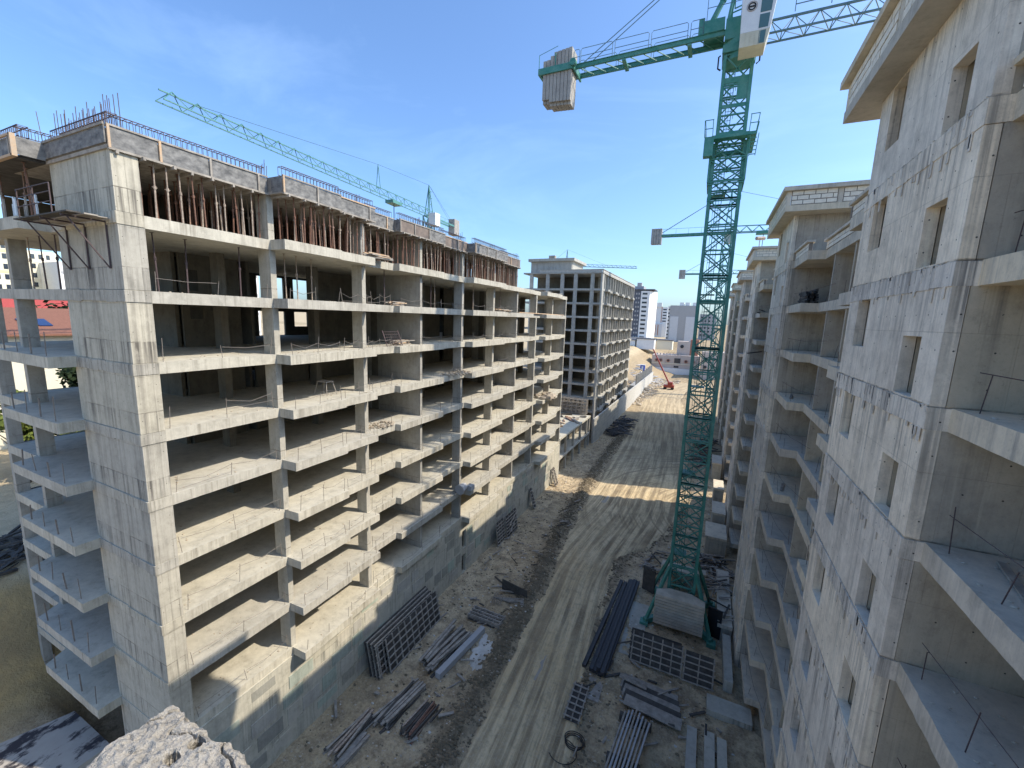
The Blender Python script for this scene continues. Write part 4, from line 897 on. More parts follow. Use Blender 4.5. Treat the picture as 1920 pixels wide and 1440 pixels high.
pane(.95, 1.50, 21.05, 22.55); pane(.95, 1.46, 20.1, 20.93); pane(1.02, 1.38, 19.15, 19.93)
b = MB()   # round emblem: dark ring with a bar
for i in range(20):
    t0, t1 = i*math.pi/10, (i+1)*math.pi/10
    b.bar((.43+.21*math.cos(t0), ya-.03, 21.55+.21*math.sin(t0)), (.43+.21*math.cos(t1), ya-.03, 21.55+.21*math.sin(t1)), .02, .075)
b.box(.27, .59, ya-.035, ya-.02, 21.50, 21.60); b.build('emblem', M['black'], cab)
b = MB()
for i in range(20):
    t0, t1 = i*math.pi/10, (i+1)*math.pi/10
    b.bar((.43+.31*math.cos(t0), ya-.02, 21.55+.31*math.sin(t0)), (.43+.31*math.cos(t1), ya-.02, 21.55+.31*math.sin(t1)), .012, .02)
b.build('emblem_ring', M['rust2'], cab)
MB().box(x0+.1, x1-.3, yb, CY-1.1, 20.2, 20.6).build('cab_mount', M['green'], TC)
# base cross and braces
b = MB()
for sx in (-1, 1):
    for sy in (-1, 1):
        b.bar((CX, CY, GZ+.35), (CX+sx*2.75, CY+sy*2.75, GZ+.35), .4, .5); b.bar((CX+sx*2.6, CY+sy*2.6, GZ+.5), (CX+sx*1.1, CY+sy*1.1, GZ+5.2), .24); b.box(CX+sx*2.75-.35, CX+sx*2.75+.35, CY+sy*2.75-.35, CY+sy*2.75+.35, GZ-.1, GZ+.35)
b.build('base_frame', M['green'], TC)
b = MB(); mast(b, CX, CY, GZ+.5, GZ+1.6, 2.12, 1.1); b.build('mast_section', M['green'], TC)
for side, yc in ((0, CY-2.35), (1, CY+2.35)):
    for i in range(10):
        z = GZ+.62+i*.285; e = RN.uniform(-.04, .04); 
        y0, y1 = yc-.62, yc+.62
        poly = [(CX-2.0+e, y0), (CX+2.0+e, y0), (CX+2.0+e, y1-.45), (CX+.9+e, y1+.15), (CX-.9+e, y1+.15), (CX-2.0+e, y1-.45)] if side == 0 else [(CX-2+e, y0+.45), (CX-.9+e, y0-.15), (CX+.9+e, y0-.15), (CX+2+e, y0+.45), (CX+2+e, y1), (CX-2+e, y1)]
        MB().prism([(px_*(1-.012*(i % 2)), py_) for px_, py_ in poly], z, z+.235).build('ballast_block', M['cwt2'], TC)
# ------------------------------------------------------------ distant cranes
def far_crane(label, x, y, zb, zj, jib, cj, w=1.6, post=None, apex=6, mat='green2', jm='green2', ph=3.2, cab_=True, hook=None, th=1.0):
    o = thing('tower_crane', label, 'crane', (x, y, zb)); b = MB(); mast(b, x, y, zb, zj, w, ph, .2*th, .1*th, .12*th); b.build('mast', M[mat], o)
    J = Vector(jib)-Vector((x, y, 0)); J.z = 0; L = J.length; d = J/L; s_ = Vector((-d.y, d.x, 0)); P = Vector((x, y, zj))
    b = MB(); n = int(L/2.2)
    for q in (-.6, .6): b.bar(tuple(P+s_*q), tuple(P+s_*q+d*L), .14*th)
    b.bar(tuple(P+Vector((0,0,1.3))), tuple(P+d*L+Vector((0,0,.9))), .15*th)
    for i in range(n):
        t0 = L*i/n; t1 = L*(i+1)/n; tm = (t0+t1)/2
        for q in (-.6, .6): b.bar(tuple(P+s_*q+d*t0), tuple(P+d*tm+Vector((0,0,1.2))), .08*th); b.bar(tuple(P+d*tm+Vector((0,0,1.2))), tuple(P+s_*q+d*t1), .08*th)
    b.build('jib', M[jm], o)
    b = MB()
    for q in (-.6, .6): b.bar(tuple(P+s_*q), tuple(P+s_*q-d*cj), .18*th, .4*th)
    for i in range(6): t0 = cj*i/6; b.tube([tuple(P-s_*.7-d*t0+Vector((0,0,.2))), tuple(P-s_*.7-d*t0+Vector((0,0,1.3))), tuple(P-s_*.7-d*(t0+cj/6)+Vector((0,0,1.3)))], .03*th, 4, False)
    b.build('counter_jib', M[mat], o)
    for i in range(4): c = P-d*(cj-.2-i*.55); b = MB().bar(tuple(c+Vector((0,0,-1.7))), tuple(c+Vector((0,0,1.5))), 1.5 if abs(d.y) < .5 else 1.5, .5, tuple(d)); b.build('counterweight_block', M['cwt'], o)
    b = MB(); A = P+Vector((0,0,apex))
    for q in (-.6, .6): b.bar(tuple(P+s_*q-d*.6), tuple(A), .16*th); b.bar(tuple(P+s_*q+d*.6), tuple(A), .16*th)
    for i in range(4): z = 1+i*1.2; b.bar(tuple(P+Vector((0,0,z))-d*.5+s_*.4), tuple(P+Vector((0,0,z))+d*.5+s_*.4), .1*th)
    b.build('tower_head', M[mat], o); b = MB()
    if post:
        Q = P+d*post[0]+Vector((0,0,post[1]))
        for q in (-.4, .4): b.bar(tuple(P+d*post[0]+s_*q+Vector((0,0,1))), tuple(Q), .1*th)
    b.build('jib_post', M[mat], o)
    b = MB()
    if post: b.tube([tuple(A), tuple(Q)], .035*th, 4, False).tube([tuple(Q), tuple(P+d*L*.93+Vector((0,0,1)))], .035*th, 4, False)
    else: b.tube([tuple(A), tuple(P+d*L*.55+Vector((0,0,1.2)))], .035*th, 4, False)
    for q in (-.3, .3): b.tube([tuple(A), tuple(P-d*(cj-1)+s_*q)], .035*th, 4, False)
    b.build('tie_bar', M['jibg'], o)
    if cab_: c = P+s_*1.4+d*.3; MB().box(c.x-.8, c.x+.8, c.y-.8, c.y+.8, zj-1.9, zj+.4).build('cab', M['white'], o)
    if hook:
        c = P+d*hook; MB().bar(tuple(c-d*1.3+Vector((0,0,-.3))), tuple(c+d*1.3+Vector((0,0,-.3))), 1.6, .5).build('trolley', M[mat], o); MB().bar(tuple(c+Vector((0,0,-.4))), tuple(c+Vector((0,0,-3.5))), .1).build('hook_rope', M['black'], o)
    return o
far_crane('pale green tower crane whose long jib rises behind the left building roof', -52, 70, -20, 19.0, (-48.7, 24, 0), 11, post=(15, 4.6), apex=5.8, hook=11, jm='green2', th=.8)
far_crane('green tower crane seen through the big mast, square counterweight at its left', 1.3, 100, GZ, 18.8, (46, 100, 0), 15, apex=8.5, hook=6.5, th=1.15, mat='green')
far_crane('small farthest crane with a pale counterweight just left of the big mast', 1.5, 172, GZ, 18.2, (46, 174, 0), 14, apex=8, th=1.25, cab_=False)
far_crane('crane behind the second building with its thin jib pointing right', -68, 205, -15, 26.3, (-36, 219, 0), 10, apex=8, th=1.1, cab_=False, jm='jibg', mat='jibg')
# ------------------------------------------------------------ distant buildings
def facade_windows(o, axis, c, us, zs, w, h, mat='pane', t=.12, name='window'):
    for u in us:
        for z in zs:
            b = MB(); (b.box(c-t, c+t, u, u+w, z, z+h) if axis == 'x' else b.box(u, u+w, c-t, c+t, z, z+h)); b.build(name, M[mat], o)
T1 = thing('apartment_tower', 'tall white and slate grey apartment tower right behind the second building', 'building', (-45, 310, -14))
MB().box(-55.5, -45.0, 300, 316, -16, 21.6).build('wall', M['dplas'], T1); MB().box(-45.0, -39.3, 299.6, 316, -16, 21.0).build('wall', M['wplas'], T1); MB().add([(-39.3, 299.6, -18), (-35.7, 309, -15), (-36, 316, -15), (-39.3, 316, -15), (-39.3, 299.6, 21.0), (-35.7, 309, 20.6), (-36, 316, 20.6), (-39.3, 316, 20.6)], BOXF).build('wall', M['wplas'], T1)
MB().box(-56, -36.2, 299.2, 316, 21.6, 22.2).build('cornice', M['dplas'], T1); MB().box(-53.5, -44, 303, 314, 22.2, 24.4).build('roof_block', M['gplas'], T1); MB().box(-49, -46, 306, 309, 24, 27).build('roof_block', M['gplas'], T1)
facade_windows(T1, 'y', 299.6, (-44.0,), [-11+2.95*i for i in range(11)], 3.2, 1.2); facade_windows(T1, 'y', 300, (-50.6, -48.4, -46.8), [-11+2.95*i for i in range(11)], .9, 1.2, 'gplas')
MB().box(-57, -36, 297.5, 299.5, -16, -10.4).build('wall', M['gplas'], T1)
T2 = thing('apartment_tower', 'white apartment block with twin vertical window strips beside the grey slab', 'building', (-45, 430, -14))
MB().box(-51.5, -37.5, 420, 435, -16, 14.5).build('wall', M['wplas'], T2); MB().box(-51.5, -41, 418, 420, -16, -1).build('wall', M['gpan'], T2); MB().box(-47.5, -43, 419, 421, 14.5, 18.5).build('roof_block', M['wplas'], T2)
facade_windows(T2, 'y', 420, (-51, -41.7), [1+2.7*i for i in range(5)], 3.2, 1.0); facade_windows(T2, 'y', 417.9, (-47.6, -45.2), [-12], .7, 10, 'redb'); facade_windows(T2, 'y', 419.8, (-48.2, -43.0), [0], .5, 15, 'redb')
T3 = thing('apartment_block', 'broad plain grey panel block with pale side strips in the background', 'building', (-20, 350, -14))
MB().box(-28.8, -9.4, 340, 356, -18, 13.2).build('wall', M['gplas'], T3); MB().box(-28.2, -22.4, 339.7, 340, -18, 5).build('wall_panel', M['gpan'], T3); MB().box(-17.2, -10.6, 339.7, 340, -18, 5).build('wall_panel', M['gpan'], T3); MB().box(-30.3, -28.8, 341, 356, -16, 12.6).build('wall', M['wplas'], T3)
facade_windows(T3, 'y', 341, (-30.0,), [-12+2.7*i for i in range(9)], 1.0, 1.0)
for x in (-22.5, -18.5, -13.5): MB().box(x, x+3, 343, 350, 13.2, 15.6).build('roof_block', M['wplas'], T3)
T4 = thing('apartment_block', 'small far block with many windows seen between crane mast and right building', 'building', (2, 420, -14)); MB().box(-9, 4, 400, 415, -16, 8.5).build('wall', M['gplas'], T4); facade_windows(T4, 'y', 400, (-8, -5, -2, 1), [-10+3*i for i in range(6)], 1.4, 1.3)
# brick shell houses with round windows
H1 = thing('brick_shell_house', 'unfinished pinkish brick shell building with round holes behind the red lift', 'building', (-18, 245, -18))
hz = lambda x: -11.5-13*max(0, min(1, (x+38)/38))
HB = -17.2
for i, (x0, x1) in enumerate(((-27, -20), (-20, -12.5), (-12.5, -3))):
    MB().box(x0, x1-.05, 236, 248, -30, HB+.2*i).build('wall', M['pinkb'], H1)
    MB().box(x0, x1-.1, 235.8, 235.98, HB-4.4, HB-4.0).build('string_course', M['plaster'], H1)
for x in (-24.5, -22.4, -18.6, -9.8, -6.4):
    MB().tube([(x, 235.95, HB-2.6), (x, 235.5, HB-2.6)], .85, 14).build('round_window', M['redb'], H1); MB().tube([(x, 235.49, HB-2.6), (x, 235.4, HB-2.6)], .5, 12).build('round_pane', M['pane'], H1)
MB().box(-15.6, -12.6, 235.8, 235.98, HB-3.7, HB-1.2).build('window', M['pane'], H1); MB().box(-15.6, -13.2, 235.8, 235.98, HB-6.2, HB-5.2).build('window', M['pane'], H1); MB().box(-27, -3, 234.5, 235.7, -30, HB-6.6).build('plinth_wall', M['wplas'], H1)
MB().box(-15, -8.6, 240, 247, -18, -9.5).build('wall', M['pinkb'], H1); MB().box(-8.6, -4.6, 240, 247, -18, -8.4).build('wall', M['redb'], H1); MB().tube([(-12.6, 239.9, -12.2), (-12.6, 239.5, -12.2)], .9, 14).build('round_window', M['pane'], H1); MB().tube([(-6.6, 239.9, -12), (-6.6, 239.5, -12)], .9, 14).build('round_window', M['pane'], H1)
for i in range(8): MB().box(-25+i*1.6, -24.2+i*1.6, 238, 239, HB, HB+1.1).build('chimney_stub', M['pinkb'], H1)
H2 = thing('brick_shell_house', 'smaller brick shell wing half hidden behind the green mast', 'building', (4, 240, -22)); MB().box(-2.5, 8, 226, 238, -28, -13.5).build('wall', M['pinkb'], H2)
for x in (-.5, 3.0): 
    for z in (-17, -21): MB().tube([(x, 225.95, z), (x, 225.6, z)], .8, 12).build('round_window', M['pane'], H2)
for i, (x, y, w_, d_, h_) in enumerate(((-34, 262, 10, 8, 5), (-24, 270, 9, 8, 4.5), (-44, 262, 8, 8, 4))):
    o = thing('low_house', ['low flat house with dark roof edge behind the brick shells', 'low pale house under the grey slab block', 'low house at the foot of the slate tower'][i], 'house', (x, y, -13)); MB().box(x-w_/2, x+w_/2, y-d_/2, y+d_/2, -16, -13+h_-2).build('wall', M['wplas'] if i != 1 else M['plaster'], o); MB().box(x-w_/2-.5, x+w_/2+.5, y-d_/2-.5, y+d_/2+.5, -13+h_-2, -13+h_-1.5).build('roof', M['dplas'], o)
# red telescopic lift and blue cabin
RC = thing('telescopic_crane', 'red telescopic crane with its boom raised over the yellow earth', 'crane truck', (-13.5, 180, -25))
gy = gz(-12.5, 180)
MB().box(-15, -11, 178.8, 181.4, gy+.9, gy+2.0).build('chassis', M['redp'], RC); MB().box(-13.5, -11.6, 179, 181, gy+2.0, gy+3.2).build('cabin', M['redp'], RC)
for x in (-14.4, -11.6):
    for y in (178.7, 181.3): MB().tube([(x, y, gy+.6), (x, y+.3, gy+.6)], .6, 12).build('wheel', M['black'], RC)
MB().bar((-12.9, 180, gy+2.4), (-18.0, 181, gy+11.5), .42, .5).build('boom', M['redp'], RC); MB().bar((-17.8, 181, gy+11.2), (-20.6, 181.5, gy+16.2), .38).build('boom_tip', M['redp'], RC)
gy = gz(-26.5, 200); o = thing('site_toilet', 'small blue portable toilet cabin on the slope', 'toilet', (-26.5, 200, gy)); MB().box(-27.6, -25.6, 199, 200.8, gy-.3, gy+2.6).build('body', M['bluep'], o); MB().box(-27, -26.2, 198.9, 198.98, gy+.1, gy+2.1).build('door', M['white'], o); MB().box(-27.7, -25.5, 198.9, 200.9, gy+2.6, gy+2.8).build('roof', M['white'], o)
# ------------------------------------------------------------ far left: house, towers, trees seen through the frame
HR = thing('red_roof_house', 'house with red tiled roof and solar panels seen through the left end of the frame', 'house', (-80, 24, -14))
MB().wall('x', -70.4, -70, 12, 44, -22, -3.9, [(16.5, 18, -6.6, -4.9), (22.4, 24, -6.4, -4.9), (26, 28, -6.4, -4.9)]).build('wall', M['plaster'], HR); MB().box(-86, -70.41, 12, 44, -22, -3.95).build('wall', M['plaster'], HR)
b = MB().add([(-69.2, 11, -3.75), (-69.2, 45, -3.75), (-79, 45, -.9), (-79, 11, -.9), (-69.2, 11, -3.95), (-69.2, 45, -3.95), (-79, 45, -1.1), (-79, 11, -1.1)], BOXF).add([(-79, 11, -.9), (-79, 45, -.9), (-89, 45, -4), (-89, 11, -4), (-79, 11, -1.1), (-79, 45, -1.1), (-89, 45, -4.2), (-89, 11, -4.2)], BOXF)
b.build('roof', M['tile'], HR)
for i in range(2):
    y0 = 19.6+i*1.25; f = lambda x: -3.75+(-69.2-x)*.2908+.06
    MB().add([(x, y, f(x)+d) for d in (0, .08) for x, y in ((-71.9, y0), (-71.9, y0+1.15), (-74.3, y0+1.15), (-74.3, y0))], BOXF).build('solar_panel', M['solar'], HR)
HQ = thing('red_roof_house', 'second house with bright red metal roof beyond the tiled one', 'house', (-110, 34, -14)); MB().box(-112, -104, 18, 60, -18, -3.5).build('wall', M['plaster'], HQ); MB().add([(-103, 17, -3.4), (-103, 61, -3.4), (-110, 61, .45), (-110, 17, .45), (-103, 17, -3.6), (-103, 61, -3.6), (-118, 61, -3.6), (-118, 17, -3.6)], BOXF).build('roof', M['redroof'], HQ)
def tower_far(label, x, y0, y1, z1, mats, rows, seed, sp=1.55):
    o = thing('apartment_tower', label, 'building', (x, (y0+y1)/2, -14)); MB().box(x-14, x, y0, y1, -16, z1).build('wall', M[mats[0]], o)
    for r in range(rows):
        y = y0+.7; k = 0
        while y < y1-1.2:
            MB().box(x, x+.1, y, y+.75, z1-2.2-r*2.65, z1-.9-r*2.65).build('window', M['pane'], o); k += 1; y += sp if k % 4 else sp+1.1
        if r % 2 == 0: MB().box(x+.02, x+.08, y0+.2, y1-.2, z1-3.2-r*2.65, z1-2.5-r*2.65).build('balcony_band', M[mats[1]], o)
tower_far('yellow and cream tower block seen between the first columns at the left edge', -168, 40, 46.4, 15.5, ('plaster', 'yplas'), 9, 1)
tower_far('peach coloured tower block seen through the top storey beside the corner wall', -178, 49.6, 57.4, 14.2, ('plaster', 'pplas'), 9, 2)
tower_far('white tower block partly hidden by the corner wall', -165, 53.3, 62, 11.0, ('wplas', 'gplas'), 7, 3)
tower_far('white block glimpsed through a window hole of the propped building', -120, 54, 80, 12, ('wplas', 'gplas'), 7, 4)
def tree(label, x, y, z, h, r, mat, seed, nleaf=2600):
    rr = random.Random(seed); o = thing('tree', label, 'tree', (x, y, z)); b = MB().tube([(x, y, z-.3), (x+.2, y, z+h*.4), (x, y+.3, z+h*.7)], .25*r/3, 7, True, .1); 
    for i in range(5): a = rr.random()*6.28; b.tube([(x+.1, y, z+h*(.3+.08*i)), (x+math.cos(a)*r*.7, y+math.sin(a)*r*.7, z+h*(.55+.08*i))], .07*r/3, 5, True, .03)
    b.build('trunk', M['bark'], o); v = MB(); cl = [(x+rr.uniform(-.6, .6)*r, y+rr.uniform(-.6, .6)*r, z+h*rr.uniform(.4, .9), r*rr.uniform(.3, .55)) for _ in range(14)]
    for i in range(nleaf):
        c = rr.choice(cl); d = Vector((rr.gauss(0, 1), rr.gauss(0, 1), rr.gauss(0, 1))).normalized()*c[3]*rr.uniform(.55, 1.05); p = Vector(c[:3])+d; s_ = .33*r/3*rr.uniform(.5, 1.2)
        a = Vector((rr.gauss(0, 1), rr.gauss(0, 1), rr.gauss(0, .6))).normalized(); q = d.cross(a).normalized() if d.cross(a).length > 1e-3 else Vector((1,0,0)); v.add([tuple(p+a*s_), tuple(p+q*s_*.7), tuple(p-a*s_), tuple(p-q*s_*.7)], [(0,1,2,3)])
    v.build('crown', M[mat], o)
tl = [(-58, 14.6, -18, 10.2, 2.6, 'leaf', 'bushy yellow green tree low behind the left end of the frame'), (-60, 17.0, -18, 9.8, 2.8, 'leaf', 'light green tree seen between the end columns'), (-62, 20.3, -18, 12, 2.6, 'leafd', 'dark tree beside the yellow green one'), (-96, 25, -17, 15.5, 5, 'leafd', 'dark tree between the two red roofs'), (-98, 33, -17, 17, 5, 'leafd', 'tree top showing over the tiled roof'), (-60, 28, -18, 15, 4.5, 'leafd', 'dark tree glimpsed through the building lower window hole'), (-58, 31.5, -18, 17.2, 4.0, 'leaf', 'green tree glimpsed through a window hole')]
for i, (x, y, z, h, r, m_, lab) in enumerate(tl): tree(lab, x, y, z, h, r, m_, i)
# ------------------------------------------------------------ street-level material stacks
def panel(parent, origin, ux, uz, w, h, nv, nh, mat='timb', skin=True, th=.09):
    """lattice formwork panel: origin corner, ux = unit along width, uz = unit along height"""
    o = Vector(origin); ux = Vector(ux).normalized(); uz = Vector(uz).normalized(); n = ux.cross(uz).normalized()
    if skin: MB().bar(tuple(o+ux*w/2), tuple(o+ux*w/2+uz*h), w, .025, tuple(n)).build('plywood_sheet', M['timbd'], parent)
    for i in range(nv): p = o+ux*(w*i/(nv-1)); MB().bar(tuple(p+n*.06), tuple(p+n*.06+uz*h), th, .08, tuple(n)).build('upright', M[mat], parent)
    for j in range(nh): p = o+uz*(h*(j+.3)/nh)+n*.15; MB().bar(tuple(p-ux*.1), tuple(p+ux*(w+.1)), .085, .07, tuple(n)).build('rail', M[mat], parent)
PA = thing('leaning_formwork', 'long stack of lattice formwork panels leaning on the basement wall', 'formwork', (-20, 24, GZ))
for i in range(7):
    off = i*.17; lean = Vector((-.55+.02*i, 0, 2.6)).normalized()
    if i < 6: b = MB().bar((-20.45+off, 20.5+.05*i, GZ), tuple(Vector((-20.45+off, 20.5+.05*i, GZ))+lean*2.75), .08).bar(tuple(Vector((-20.45+off, 20.5, GZ))+lean*2.72), tuple(Vector((-20.45+off, 27.9-.1*i, GZ))+lean*2.72), .1, .08)
    for j in range(5): b.bar(tuple(Vector((-20.45+off, 20.5, GZ))+lean*(.3+.55*j)), tuple(Vector((-20.45+off, 27.8-.1*i, GZ))+lean*(.3+.55*j)), .08, .05)
    for j in range(11): b.bar((-20.45+off, 20.6+j*.7, GZ), tuple(Vector((-20.45+off, 20.6+j*.7, GZ))+lean*2.7), .07)
    if i < 6: b.build('panel', M['timb'] if i % 2 else M['timbd'], PA)
panel(PA, (-19.35, 21.4, GZ), (0, 1, 0), (-.5, 0, 2.6), 6.4, 2.7, 10, 5, 'timb')
PB = thing('leaning_formwork', 'group of dark lattice panels leaning on the wall beyond the doorways', 'formwork', (-20.3, 44, GZ))
panel(PB, (-20.3, 40.9, GZ), (0, 1, 0), (-.35, 0, 2.7), 1.9, 2.8, 4, 7, 'timb'); panel(PB, (-20.1, 43.0, GZ), (0, 1, 0), (-.35, 0, 2.7), 3.0, 2.8, 5, 7, 'timb')
o = MB().bar((-19.75, 43.2, GZ+.9), (-20.05, 45.9, GZ+2.0), .09).bar((-19.75, 43.0, GZ+1.9), (-20.05, 45.7, GZ+2.6), .09); o.build('brace', M['timb'], PB)
for (y, w_, lab) in ((52.2, .7, 'single narrow panel leaning on the shaded wall'), (61.2, .5, 'narrow white edged panel leaning on the sunlit end wall'), (62.2, .45, 'second narrow panel leaning by the dark niche at the wall end')):
    o = thing('leaning_formwork', lab, 'formwork', (-20.4, y, GZ)); panel(o, (-20.3, y, GZ), (0, 1, 0), (-.8, 0, 2.6), w_, 2.9, 2, 6, 'timb')
o = thing('timber_grid', 'pale timber grid panel lying flat on the ground by the road', 'formwork', (-15.6, 29.6, GZ))
for i in range(3): panel(o, (-17.1, 28.95, GZ+.12+.14*i), (1, 0, 0), (0, 1, 0), 3.0, 1.5, 6, 4, 'timb', skin=(i == 0))
o = thing('leaning_formwork', 'dark shuttering board propped on edge with bars lying against it', 'formwork', (-14.6, 33, GZ))
MB().bar((-16.3, 34.2, GZ+.6), (-13.4, 33.7, GZ+.55), .08, 1.1).build('plywood_sheet', M['timbd'], o)
for i in range(4): MB().bar((-16.4+.2*i, 32.6, GZ+.1), (-13.5+.1*i, 33.2-.25*i, GZ+.5), .09).build('rail', M['timb'], o)
for i in range(5): MB().bar((-16.3+.22*i, 31.9, GZ+.05), (-16.2+.22*i, 32.5, GZ+.75), .05).build('slat', M['timb'], o)
piles = [('pile of long brown poles with a pale board, lowest in the picture', (-18.2, 16.6, GZ), 3.6, 12, ['timbd', 'timb', 'rust3'], 1.5, .7, .12), ('two flat pale planks beside the brown poles at the bottom', (-17.5, 15.9, GZ), 2.9, 4, ['timb'], 1.53, .5, .15),
 ('long pile of mixed beams, middle of the three near piles', (-16.9, 19.7, GZ), 4.1, 16, ['timb', 'timbd', 'timb'], 1.5, .9, .13), ('neat bundle of rusty tubes near the dirt berm', (-15.0, 19.3, GZ), 2.7, 30, ['rust3', 'timbd', 'rust'], 1.5, .9, .09),
 ('large untidy pile of beams and boards beside the leaning panels', (-16.9, 25.0, GZ), 5.0, 22, ['timb', 'timbd', 'timb'], 1.5, 1.5, .15)]
for i, (lab, c, L, n, mats, ang, sp, th) in enumerate(piles): bundle('timber_pile', lab, 'timber pile', (c[0], c[1], gz(c[0], c[1])-.02), L, n, mats, ang, sp, 4 if n > 20 else (1 if n < 6 else 3), th, 'beam', i+3, wild=.05 if i in (1, 3) else .16)
tag(MB().bar((-15.9, 22.6, GZ+.25), (-15.2, 28.3, GZ+.3), .45, .5).build('steel_girder', M['gplas'], None, (-15.5, 25, GZ)), 'long grey steel girder lying beside the large beam pile', 'girder')
o = thing('pipe_bundle', 'bundle of long dark steel sections lying right of the road', 'pipes', (-5.2, 35, GZ))
for i, (x0, x1, y0, y1, z) in enumerate(((-6.35, -5.75, 28.7, 41.1, .15), (-5.75, -5.35, 28.6, 41.0, .16), (-5.4, -4.95, 28.5, 41.5, .2), (-5.05, -4.6, 28.4, 41.6, .18), (-4.75, -4.15, 28.5, 41.5, .3), (-4.85, -4.45, 28.3, 41.4, .45), (-5.2, -4.75, 28.6, 41.2, .48))):
    b = MB().bar((x0, y0, GZ+z), (x1, y1, GZ+z), .30, .26).bar((x0-.13, y0, GZ+z+.14), (x1-.13, y1, GZ+z+.14), .05, .06).bar((x0+.13, y0, GZ+z+.14), (x1+.13, y1, GZ+z+.14), .05, .06); b.build('steel_section', M['tar'], o)
tag(MB().box(-4.2, -2.6, 31.5, 38.5, GZ-.1, GZ+.12).build('concrete_strip', M['base'], None, (-3.4, 35, GZ)), 'pale flat concrete strip beside the crane ballast', 'slab')
o = thing('leaning_formwork', 'big timber lattice panel pair standing in front of the crane ballast', 'formwork', (0, 31.5, GZ))
panel(o, (-3.15, 31.0, GZ+.15), (1, .0, 0), (0, .72, 1.9), 3.7, 2.3, 6, 5, 'timb'); panel(o, (.75, 30.85, GZ+.2), (1, .0, 0), (0, .72, 1.9), 2.0, 2.2, 3, 5, 'timb'); panel(o, (-3.3, 31.3, GZ+.1), (1, 0, 0), (0, .72, 1.9), 3.7, 2.3, 5, 5, 'timbd')
o = thing('timber_grid', 'small timber grid panel lying at the right edge of the road', 'formwork', (-6, 25.4, GZ)); panel(o, (-6.4, 23.9, GZ+.12), (1, 0, 0), (-.03, 1, .02), 1.0, 3.1, 3, 6, 'timb')
tag(MB().box(-5.7, -4.6, 26.2, 28.1, GZ, GZ+.06).build('plywood_sheet', M['timb'], None, (-5, 27, GZ)), 'bare plywood sheet lying between the grid panel and the pipes', 'board')
o = thing('shutter_stack', 'stack of wide shuttering sheets tipped beside the lattice panels', 'formwork', (-1.4, 28, GZ))
for i in range(5): MB().bar((-3.4+.12*i, 28.9-.45*i, GZ+.15+.05*i), (.5+.1*i, 28.6-.45*i, GZ+.18+.05*i), 1.3-.1*i, .06).build('sheet', M['timbd'] if i % 2 else M['timb'], o)
for i in range(3): MB().bar((-3.6, 29.2-.25*i, GZ+.3+.1*i), (-1.6, 28.9-.25*i, GZ+.35+.1*i), .1).build('beam', M['timb'], o)
o = thing('metal_beam_rack', 'bright galvanised beams standing nearly upright at the bottom of the picture', 'beams', (-2.2, 24, GZ))
for i in range(8):
    x = -3.0+i*.23; MB().bar((x-.1, 20.6+.1*i, GZ+.9+.05*i), (x+.35, 26.2-.15*abs(i-3), GZ+.7), .11, .17).build('steel_beam', M['gplas'] if i % 3 else M['timb'], o)
MB().box(-3.2, -1.2, 22.4, 22.7, GZ, GZ+.6).build('support', M['timbd'], o); MB().box(-3.0, -.9, 25.6, 25.9, GZ, GZ+.5).build('support', M['timbd'], o)
for i, (x0, x1, y0, y1) in enumerate(((1.25, 1.85, 22.8, 27.2), (2.3, 2.9, 22.5, 27.3), (3.05, 3.6, 22.8, 27.1))):
    tag(MB().box(x0, x1, y0, y1, GZ-.05, GZ+.22+.05*i).build('concrete_beam', M['base'], None, (x0, y0, GZ)), ['left one of three concrete planks lying at the bottom right', 'middle concrete plank at the bottom right', 'right concrete plank at the bottom, nearest the building'][i], 'beam')
tag(MB().box(2.4, 5.2, 28.8, 30.2, GZ, GZ+.5).build('concrete_block', M['base'], None, (3.8, 29.5, GZ)), 'long low concrete block in the shade beside the right building', 'block')
tag(MB().box(3.5, 4.1, 31.4, 36.6, GZ, GZ+1.0).build('concrete_wall', M['base'], None, (3.8, 34, GZ)), 'low grey wall running along the foot of the right building', 'wall')
tag(MB().bar((2.3, 37.4, GZ+1.3), (3.4, 37.1, GZ+1.3), .12, 2.7).build('dark_hoarding', M['black'], None, (2.9, 37.2, GZ)), 'black upright sheet standing right of the crane ballast', 'hoarding')
tag(MB().bar((-3.7, 41.2, GZ+1.2), (-2.5, 40.7, GZ+1.2), .1, 2.4).bar((-3.7, 41.3, GZ+2.4), (-2.5, 40.9, GZ+2.5), .2, .1).build('timber_hoarding', M['timbd'], None, (-3, 41, GZ)), 'dark upright timber sheet left of the crane base', 'hoarding')
rr = random.Random(77)
